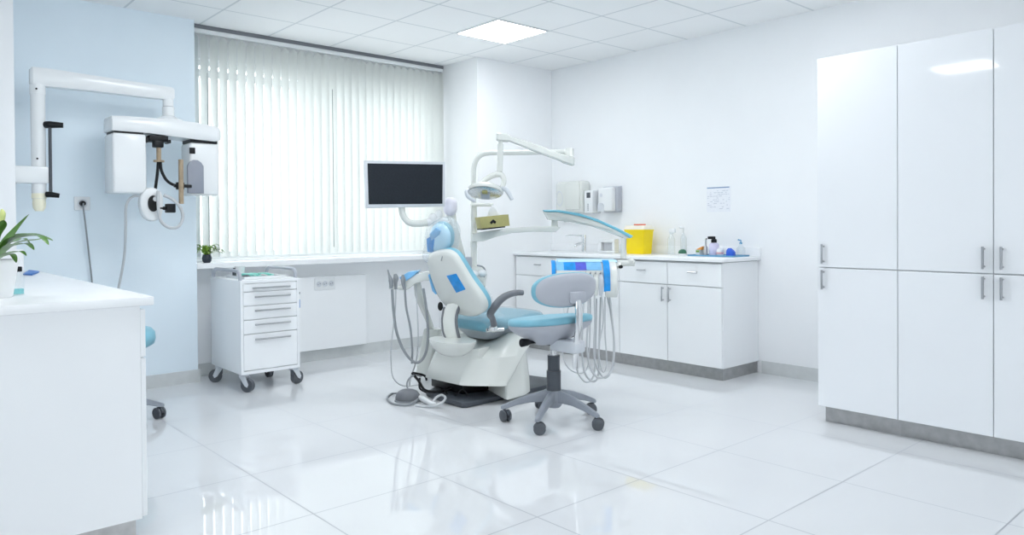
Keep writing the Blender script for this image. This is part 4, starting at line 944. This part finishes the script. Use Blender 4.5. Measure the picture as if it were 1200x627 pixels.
bm = BM(); cyl(bm, (3.5028, 4.0670, 1.7728), (3.5025, 4.0669, 1.7419), .016, n=16); cyl(bm, (3.5025, 4.0669, 1.7419), (3.4954, 4.0703, 1.5441), .0215, n=16); obj('drop_rod', bm, W['ivory'], t)
hc = Vector((3.3894, 4.1087, 1.3885))
nrm = (Vector((0, 0, -1))*.88 - FW*.42 - RT*.06).normalized()
xa = (RT - nrm*RT.dot(nrm)).normalized(); ya = nrm.cross(xa)
LM = Matrix(((xa.x, ya.x, -nrm.x, hc.x), (xa.y, ya.y, -nrm.y, hc.y), (xa.z, ya.z, -nrm.z, hc.z), (0, 0, 0, 1)))
bm = BM(); loft(bm, [[LM @ Vector((s*.130*math.cos(a), s*.105*math.sin(a), z)) for a in [2*PI*k/32 for k in range(32)]] for s, z in ((.96, 0), (1, .008), (1, .02), (.92, .034), (.7, .05), (.3, .058))]); hd2 = obj('lamp_head', bm, W['ivory'], t, 50)
bm = BM(); loft(bm, [[LM @ Vector((s*.130*math.cos(a), s*.105*math.sin(a), z)) for a in [2*PI*k/32 for k in range(32)]] for s, z in ((.92, -.003), (.88, -.006), (.4, -.012))]); obj('reflector', bm, W['lens'], hd2, 50, 'faceted reflector')
bm = BM(); box(bm, -.03, .035, -.05, .02, -.03, .0, bev=.006); bm.transform(LM); obj('bulb_shield', bm, W['greyp'], hd2, 40, 'grey bulb shield')
bm = BM(); box(bm, -.02, .02, .022, .05, -.024, .0, bev=.004); bm.transform(LM); obj('bulb_cap', bm, W['khaki'], hd2, 40, 'olive bulb cap')
bm = BM(); tube(bm, [(3.4633, 4.0852, 1.5282), (3.4955, 4.0565, 1.5217), (3.5047, 4.0345, 1.4870), (3.4930, 4.0309, 1.4434), (3.4719, 4.0491, 1.4067)], [.018, .020, .018, .017, .014], n=12)
tube(bm, [(3.4929, 4.0723, 1.5256), (3.4622, 4.1127, 1.5142), (3.4265, 4.1574, 1.4843), (3.3888, 4.1902, 1.4443)], [.022, .020, .018, .014], n=12); obj('yoke', bm, W['ivory'], t)
bm = BM(); tube(bm, [(3.4728, 4.0218, 1.4178), (3.4758, 3.9788, 1.4100), (3.4870, 3.9550, 1.3729), (3.4935, 3.9353, 1.3359)], [.016, .018, .016, .013], n=12); obj('handle', bm, W['lgrey'], t, label='grey curved handle')
bm = BM(); tube(bm, [(3.2692, 4.1488, 1.4114), (3.2391, 4.1351, 1.3919), (3.2437, 4.1171, 1.3551), (3.2794, 4.0850, 1.3246)], [.012, .014, .014, .012], n=12); obj('handle', bm, W['lgrey'], t, label='grey curved handle')

# ------------------------------------------------------------------ stools (facing local +X)
def stool(label, loc, rot, legrot, low=False):
    t = thing('stool', label, 'stool', (0, 0, 0), 0, 'teal seated stools on casters')
    def part(nm, bm, m, par=t, lab=None, sm=45): return obj(nm, bm, m, par, sm, lab, local=True)
    bm = BM(); lathe(bm, [(.001, .085), (.035, .085), (.048, .10), (.050, .15), (.044, .185), (.001, .19)], n=24); part('hub', bm, W['stoolg'])
    for k in range(5):
        a = legrot + 2*PI*k/5
        R3 = Matrix.Rotation(a, 4, 'Z'); bm = BM(); rings = []
        for x, z, hw, hh in ((.02, .148, .022, .036), (.06, .15, .022, .032), (.14, .138, .020, .024), (.22, .114, .018, .018), (.28, .090, .017, .015), (.302, .082, .015, .012), (.312, .080, .008, .007)):
            rings.append([R3 @ Vector((x, hw*b, z+hh*c)) for b, c in ((-1, -.8), (-.8, -1), (.8, -1), (1, -.8), (.75, .8), (.45, 1), (-.45, 1), (-.75, .8))])
        loft(bm, rings); part('leg', bm, W['stoolg'])
        cr = Matrix.Translation((.292*math.cos(a), .292*math.sin(a), 0)) @ Matrix.Rotation(a + (1.9, .5, 2.6, -1.2, 2.2)[k], 4, 'Z')
        bm = BM(); cyl(bm, (0, 0, .05), (0, 0, .078), .008, n=10)
        loft(bm, [[Vector((.012+s*.034*math.cos(q), y, .034+s*.034*math.sin(q))) for q in [PI*.05+PI*.9*i/12 for i in range(13)]] for y, s in ((-.006, 1.05), (.006, 1.05))])
        bm.transform(cr); cs = part('caster', bm, W['dgrey'])
        for s in (-1, 1):
            bm = BM(); tube(bm, [(.012, s*.009, .034), (.012, s*.012, .034), (.012, s*.023, .034), (.012, s*.025, .034)], [.030, .034, .034, .027], n=22, sm=0)
            bm.transform(cr); part('wheel', bm, W['wheel'], cs, 'dark twin wheel')
    bm = BM(); cyl(bm, (0, 0, .185), (0, 0, .30), .042, n=24); cyl(bm, (0, 0, .30), (0, 0, .39), .036, n=24); part('sleeve', bm, W['dgrey'], lab='dark telescopic sleeve')
    if low:
        bm = BM(); cyl(bm, (0, 0, .39), (0, 0, .435), .022, n=20); part('gas_lift', bm, W['chrome'], lab='chrome lift rod')
        bm = BM(); lathe(bm, [(.001, .43), (.10, .43), (.17, .45), (.185, .462), (.001, .462)], n=36); part('seat_shell', bm, W['greyp'])
        bm = BM(); lathe(bm, [(.001, .46), (.225, .46), (.250, .475), (.258, .505), (.255, .54), (.236, .562), (.18, .572), (.001, .574)], n=36); part('seat_cushion', bm, W['teal'], lab='thick round teal seat')
        t.location = loc; t.rotation_euler = (0, 0, rot)
        return t
    bm = BM(); cyl(bm, (0, 0, .39), (0, 0, .48), .022, n=20); part('gas_lift', bm, W['chrome'], lab='chrome lift rod')
    bm = BM(); box(bm, -.10, .06, -.055, .055, .452, .485, bev=.006); part('mechanism', bm, W['black'], lab='black tilt mechanism')
    bm = BM(); tube(bm, [(.0, .03, .475), (.0, .19, .486)], .0095, n=10, sm=0)
    tube(bm, [(.0, .18, .486), (.0, .205, .487), (.0, .255, .490), (.0, .262, .490)], [.010, .020, .025, .020], n=12, sm=0, flat=(1, .6)); part('lever', bm, W['black'], lab='black lever')
    bm = BM(); tube(bm, [(-.06, -.04, .49), (-.06, -.13, .505)], .009, n=10, sm=0); part('lever', bm, W['black'], lab='black lever')
    # seat plan: broad back, narrower front
    def plan(z, s, sx=1.0):
        out = []
        for k in range(40):
            q = 2*PI*k/40; c_, s_ = math.cos(q), math.sin(q)
            px_ = .205*s*sx*math.copysign(abs(c_)**.8, c_)
            out.append(Vector((px_, .037+.255*s*(1-.10*c_)*math.copysign(abs(s_)**.8, s_), z-.085*(px_+.2))))
        return out
    bm = BM(); loft(bm, [plan(z, s) for z, s in ((.478, .30), (.488, .40), (.512, .55), (.548, .80), (.575, .95), (.592, .985), (.598, .985))]); part('seat_shell', bm, W['greyp'])
    bm = BM(); loft(bm, [plan(z, s) for z, s in ((.597, .96), (.602, .99), (.613, 1.0), (.627, .99), (.634, .96), (.638, .88), (.637, .5), (.636, .1))]); part('seat_cushion', bm, W['teal'], lab='teal seat cushion')
    # back bracket, bar and rest
    bm = BM(); box(bm, -.235, -.04, -.025, .075, .43, .50, bev=.014); part('back_bracket', bm, W['lgrey'])
    bm = BM(); rings = []
    for x, z, hw, ht in ((-.215, .345, .021, .010), (-.215, .42, .021, .010), (-.228, .50, .024, .009), (-.240, .58, .026, .008), (-.243, .66, .026, .008), (-.238, .72, .022, .008), (-.228, .765, .020, .007)):
        rings.append([Vector((x+ht*a, .04+hw*b, z)) for a, b in ((-1, -.8), (-.6, -1), (.6, -1), (1, -.8), (1, .8), (.6, 1), (-.6, 1), (-1, .8))])
    loft(bm, rings); part('back_bar', bm, W['chrome'], lab='flat chrome back bar')
    def rest(x, s, z0=.790, grow=0):
        out = []
        for k in range(48):
            q = 2*PI*k/48; c_, s_ = math.cos(q), math.sin(q)
            y = .255*s*math.copysign(abs(c_)**.75, c_)
            hz = .098 - .018*(-c_ if c_ < 0 else 0)
            z = z0 + hz*s*math.copysign(abs(s_)**.8, s_) + (.010 if c_ < 0 else 0)*abs(c_)
            yy = y + .055
            out.append(Vector((x + .8*(y*y), yy, z)))
        return out
    bm = BM(); loft(bm, [rest(x, s) for x, s in ((-.232, .45), (-.226, .80), (-.216, .93), (-.204, .965))]); br = part('backrest', bm, W['greyp'])
    bm = BM(); loft(bm, [rest(x, s) for x, s in ((-.210, .955), (-.206, .985), (-.200, 1.0), (-.190, .99), (-.182, .95), (-.177, .80), (-.176, .4))]); part('backrest_cushion', bm, W['teal'], br, 'teal backrest cushion')
    bm = BM(); box(bm, -.243, -.222, -.02, .10, .715, .78, bev=.008); part('mount_plate', bm, W['greyp'], br)
    t.location = loc; t.rotation_euler = (0, 0, rot)
    return t
st = stool('grey dentist stool with teal seat, standing in front of the dental chair', (3.055, 3.083, 0), PI/2, math.radians(207-90))
stool('teal round-seated stool mostly hidden behind the left white counter', (1.073, 4.74, 0), 0, math.radians(2), True)

# ------------------------------------------------------------------ things on the right wall
t = thing('towel_dispenser', 'large cream paper towel dispenser on the wall by the corner', 'dispenser', (XR, 4.92, 1.27), 0, 'dispensers on the wall by the corner')
bm = BM(); box(bm, 5.10, XR, 4.76, 5.115, 1.268, 1.572, bev=.03, seg=4); bd = obj('housing', bm, W['cream' if 0 else 'ivory'], t)
bm = BM(); R_ = resample([(5.104, 5.05+.045*math.cos(a), 1.41+.075*math.sin(a)) for a in [2*PI*k/12 for k in range(12)]], 28); loft(bm, [scale_ring(R_, s, (q, 0, 0)) for s, q in ((1, .006), (1, -.006), (.86, -.006), (.80, .004))]); obj('viewing_window', bm, W['lgrey'], t, 40)
obj('front_cover', B(5.088, 5.11, 4.78, 4.97, 1.30, 1.56, bev=.010), W['ivory'], t)
t = thing('soap_dispenser', 'slim white soap dispenser with dark square, right of the towel dispenser', 'dispenser', (XR, 4.68, 1.27), 0, 'dispensers on the wall by the corner')
obj('housing', B(5.11, XR, 4.635, 4.74, 1.265, 1.475, bev=.008), W['white'], t)
obj('mounting_plate', B(XR-.006, XR, 4.64, 4.735, 1.262, 1.478), W['lgrey'], t); obj('display', B(5.106, 5.114, 4.66, 4.705, 1.405, 1.455, bev=.002), W['dgrey'], t, label='small dark square')
bm = BM()
for k in range(5): box(bm, 5.106, 5.112, 4.684, 4.692, 1.285+.014*k, 1.295+.014*k)
obj('lettering', bm, W['gap'], t, 0, 'small dark upright marking')
t = thing('hand_gel_dispenser', 'white dispenser with grey side hung on the wall, rightmost of the three', 'dispenser', (XR, 4.48, 1.27), 0, 'dispensers on the wall by the corner')
obj('housing', B(5.115, 5.18, 4.405, 4.575, 1.275, 1.495, bev=.018, seg=3), W['white'], t)
obj('back_shell', B(5.165, XR, 4.375, 4.575, 1.27, 1.505, bev=.02, seg=3), W['greyp'], t, label='grey back shell')
obj('mounting_plate', B(XR-.006, XR, 4.38, 4.57, 1.267, 1.508), W['lgrey'], t); bm = BM(); tube(bm, [(5.118, 4.53, 1.425), (5.111, 4.53, 1.425)], .018, n=18, sm=0, flat=(1, .8)); obj('button', bm, W['lgrey'], t)
bm = BM(); prism(bm, [(5.118, y, z) for y, z in ((4.57, 1.275), (4.50, 1.275), (4.50, 1.33), (4.515, 1.35), (4.535, 1.355), (4.555, 1.35), (4.57, 1.33))], (-.012, 0, 0), .003); obj('nozzle_cover', bm, W['lgrey'], t)
# notice
t = thing('paper_notice', 'small printed paper notice pinned to the wall above the worktop', 'notice', (XR, 3.37, 1.25))
obj('sheet', B(5.226, XR, 3.262, 3.482, 1.25, 1.455), W['paper'], t, 0)
obj('heading', B(5.2245, 5.227, 3.27, 3.476, 1.443, 1.452), W['inkb'], t, 0, 'blue heading bar')
bm = BM(); rng = random.Random(5)
for k in range(11):
    z = 1.42-.0145*k; y = 3.472
    while y > 3.275:
        L_ = rng.uniform(.008, .03)
        if rng.random() < (.75 if k in (2, 9) else .5): box(bm, 5.2248, 5.2262, max(3.27, y-L_), y, z, z+.004)
        y -= L_+.006
obj('printed_sign_lines', bm, W['ink'], t, 0, 'small grey printed lines'); 

# ------------------------------------------------------------------ things on the right worktop
WT = .9005
# sharps container
cx, cy = 5.07, 4.06
t = thing('sharps_container', 'yellow sharps bin with cream lid and red slider on the worktop', 'sharps bin', (cx, cy, WT))
bm = BM(); loft(bm, [rnd([(cx-hx_, cy-hy_, WT+z), (cx+hx_, cy-hy_, WT+z), (cx+hx_, cy+hy_, WT+z), (cx-hx_, cy+hy_, WT+z)], .015) for z, hx_, hy_ in ((0, .06, .088), (.01, .064, .092), (.195, .072, .106), (.2, .076, .11), (.21, .076, .11))]); obj('tub', bm, W['yellow'], t, 40)
bm = BM(); loft(bm, [rnd([(cx-hx_, cy-hy_, WT+z), (cx+hx_, cy-hy_, WT+z), (cx+hx_, cy+hy_, WT+z), (cx-hx_, cy+hy_, WT+z)], .02) for z, hx_, hy_ in ((.211, .077, .111), (.228, .075, .109), (.245, .066, .098))]); ld = obj('lid', bm, W['cream'], t, 40, 'cream lid')
obj('slider', B(cx-.035, cx+.035, cy-.05, cy+.03, WT+.245, WT+.258, bev=.004), W['red'], ld, label='red slider')
# tap
tx, ty = 5.02, 4.66
t = thing('sink_tap', 'chrome sink tap with long lever on the worktop by the corner', 'tap', (tx, ty, WT))
bm = BM(); lathe(bm, [(.001, 0), (.028, 0), (.028, .008), (.022, .012), (.022, .11), (.024, .112), (.024, .16), (.001, .165)], (tx, ty, WT), 20); obj('body', bm, W['chrome'], t)
bm = BM(); tube(bm, [(tx, ty, WT+.075), (tx-.05, ty-.01, WT+.085), (tx-.13, ty-.02, WT+.07), (tx-.135, ty-.02, WT+.05)], .013, n=12); obj('spout', bm, W['chrome'], t)
bm = BM(); tube(bm, [(tx, ty, WT+.15), (tx-.04, ty+.07, WT+.158), (tx-.07, ty+.15, WT+.155), (tx-.075, ty+.165, WT+.147)], [.010, .008, .007, .005], n=10); obj('lever', bm, W['chrome'], t)
t = thing('napkin_holder', 'white frame-like napkin holder between the tap and the yellow bin', 'holder', (5.08, 4.40, WT))
bm = BM()
for a in ((4.31, 4.50, 0, .022), (4.31, 4.50, .095, .125), (4.31, 4.34, .022, .095), (4.47, 4.50, .022, .095)): box(bm, 5.04, 5.10, a[0], a[1], WT+a[2], WT+a[3], bev=.003)
obj('front_frame', bm, W['white'], t); obj('back_panel', B(5.08, 5.10, 4.335, 4.475, WT+.018, WT+.10), W['paper'], t)
# items near the open end
def small(x, y): return thing
t = thing('spray_bottle', 'clear tall spray bottle on the worktop right of the yellow bin', 'bottle', (5.11, 3.75, WT))
bm = BM(); lathe(bm, [(.001, 0), (.03, 0), (.032, .01), (.032, .13), (.014, .165), (.013, .18), (.001, .18)], (5.11, 3.75, WT), 20); obj('flask', bm, W['bottle'], t)
bm = BM(); box(bm, 5.095, 5.125, 3.71, 3.765, WT+.18, WT+.215, bev=.006); box(bm, 5.104, 5.116, 3.735, 3.742, WT+.15, WT+.185); obj('trigger_head', bm, W['white'], t)
t = thing('pump_bottle', 'clear slim pump bottle behind the dark green domed tub', 'bottle', (5.17, 3.68, WT))
bm = BM(); lathe(bm, [(.001, 0), (.024, 0), (.026, .01), (.026, .14), (.010, .17), (.010, .18), (.001, .18)], (5.17, 3.67, WT), 18); obj('flask', bm, W['bottle'], t)
bm = BM(); cyl(bm, (5.17, 3.67, WT+.18), (5.17, 3.67, WT+.225), .007, n=8); tube(bm, [(5.17, 3.67, WT+.225), (5.14, 3.69, WT+.225)], .008, n=8, sm=0); obj('pump', bm, W['white'], t)
t = thing('dappen_dish', 'dark green domed tub with pale base on the worktop', 'tub', (5.0, 3.56, WT))
bm = BM(); lathe(bm, [(.001, 0), (.030, 0), (.034, .012), (.034, .016), (.001, .016)], (5.0, 3.56, WT), 20); obj('base', bm, W['white'], t)
bm = BM(); lathe(bm, [(.001, .016), (.034, .016), (.033, .028), (.026, .042), (.012, .05), (.001, .051)], (5.0, 3.56, WT), 20); obj('lid', bm, W['green'], t, label='dark green domed lid')
# blue tray with items
t = thing('item_tray', 'flat blue tray holding bottles at the open end of the worktop', 'tray', (5.06, 3.25, WT))
bm = BM(); box(bm, 4.94, 5.17, 3.06, 3.47, WT, WT+.005, bev=.002)
for a in ((4.94, 5.17, 3.06, 3.065), (4.94, 5.17, 3.465, 3.47), (4.94, 4.945, 3.065, 3.465), (5.165, 5.17, 3.065, 3.465)): box(bm, *a, WT+.003, WT+.012)
obj('tray_body', bm, W['trayb'], t)
ZT = WT+.0055
t = thing('orange_card_pack', 'small orange and green pack at the left end of the blue tray', 'pack', (5.06, 3.44, ZT))
obj('carton', B(5.03, 5.08, 3.415, 3.455, ZT, ZT+.042, bev=.002), W['white'], t); bm = BM(); prism(bm, [(5.028, 3.455, ZT+.044), (5.028, 3.395, ZT+.070), (5.028, 3.40, ZT+.042)], (.05, 0, 0), .002); obj('flap', bm, W['orange'], t, label='orange flap')
obj('band', B(5.028, 5.03, 3.42, 3.452, ZT+.022, ZT+.038), W['leafy'], t, 0, 'green band')
t = thing('pump_bottle', 'steel syringe-like pump bottle left of the lilac bottle on the blue tray', 'bottle', (5.05, 3.375, ZT))
bm = BM(); lathe(bm, [(.001, 0), (.016, 0), (.016, .06), (.008, .075), (.006, .11), (.001, .112)], (5.05, 3.375, ZT), 16); obj('flask', bm, W['steel'], t)
bm = BM(); tube(bm, [(5.05, 3.375, ZT+.105), (5.05, 3.375, ZT+.125), (5.04, 3.36, ZT+.13)], .006, n=8, sm=3); obj('nozzle', bm, W['chrome'], t)
t = thing('lilac_bottle', 'lilac bottle with black pump cap standing on the blue tray', 'bottle', (5.06, 3.31, ZT))
bm = BM(); lathe(bm, [(.001, 0), (.036, 0), (.038, .006), (.038, .085), (.030, .097), (.018, .10), (.001, .10)], (5.06, 3.305, ZT), 24); obj('flask', bm, W['lilac'], t)
bm = BM(); lathe(bm, [(.001, .10), (.022, .10), (.022, .125), (.012, .13), (.012, .142), (.001, .144)], (5.06, 3.305, ZT), 18); box(bm, 5.03, 5.075, 3.30, 3.345, ZT+.128, ZT+.15, bev=.004); obj('pump_cap', bm, W['black'], t, label='black pump cap')
t = thing('cream_jar', 'small white jar with pink label between the lilac bottle and blue tub', 'jar', (5.03, 3.235, ZT))
bm = BM(); lathe(bm, [(.001, 0), (.024, 0), (.027, .01), (.027, .04), (.020, .055), (.001, .06)], (5.03, 3.232, ZT), 20); obj('jar_body', bm, W['white'], t)
bm = BM(); lathe(bm, [(.0275, .014), (.0278, .014), (.0278, .028), (.0275, .028)], (5.03, 3.232, ZT), 20); obj('label_band', bm, W['pink'], t, label='pink label')
t = thing('blue_tub', 'bright blue small tub on the right half of the blue tray', 'tub', (5.04, 3.14, ZT))
bm = BM(); loft(bm, [rnd([(5.04-a, 3.143-b+o_, ZT+z), (5.04+a, 3.143-b+o_, ZT+z), (5.04+a, 3.143+b, ZT+z), (5.04-a, 3.143+b, ZT+z)], .006) for z, a, b, o_ in ((0, .022, .03, 0), (.03, .022, .03, 0), (.045, .020, .028, .012), (.06, .012, .02, .02))]); obj('body', bm, W['navy'], t, 40)
t = thing('dropper_bottle', 'clear round bottle with small blue nozzle near the worktop end', 'bottle', (5.10, 3.07+.03, ZT))
bm = BM(); lathe(bm, [(.001, 0), (.030, 0), (.033, .008), (.033, .06), (.012, .082), (.010, .09), (.001, .09)], (5.12, 3.105, ZT), 20); obj('flask', bm, W['bottle'], t)
bm = BM(); cyl(bm, (5.12, 3.105, ZT+.09), (5.12, 3.105, ZT+.104), .011, n=12); tube(bm, [(5.12, 3.105, ZT+.104), (5.12, 3.105, ZT+.118), (5.11, 3.125, ZT+.124)], .006, n=8, sm=0); obj('nozzle', bm, W['trayb'], t, label='blue nozzle')

# ------------------------------------------------------------------ light
wd = bpy.data.worlds.new('daylight'); S.world = wd; wd.use_nodes = True
bg = wd.node_tree.nodes['Background']; bg.inputs[0].default_value = (.96, .98, 1.0, 1); bg.inputs[1].default_value = 2.4
E_ = W['lamp'].node_tree.nodes['Principled BSDF']
E_.inputs['Emission Color'].default_value = (.955, .975, 1.0, 1); E_.inputs['Emission Strength'].default_value = 10.0
S.view_settings.exposure = 0.82
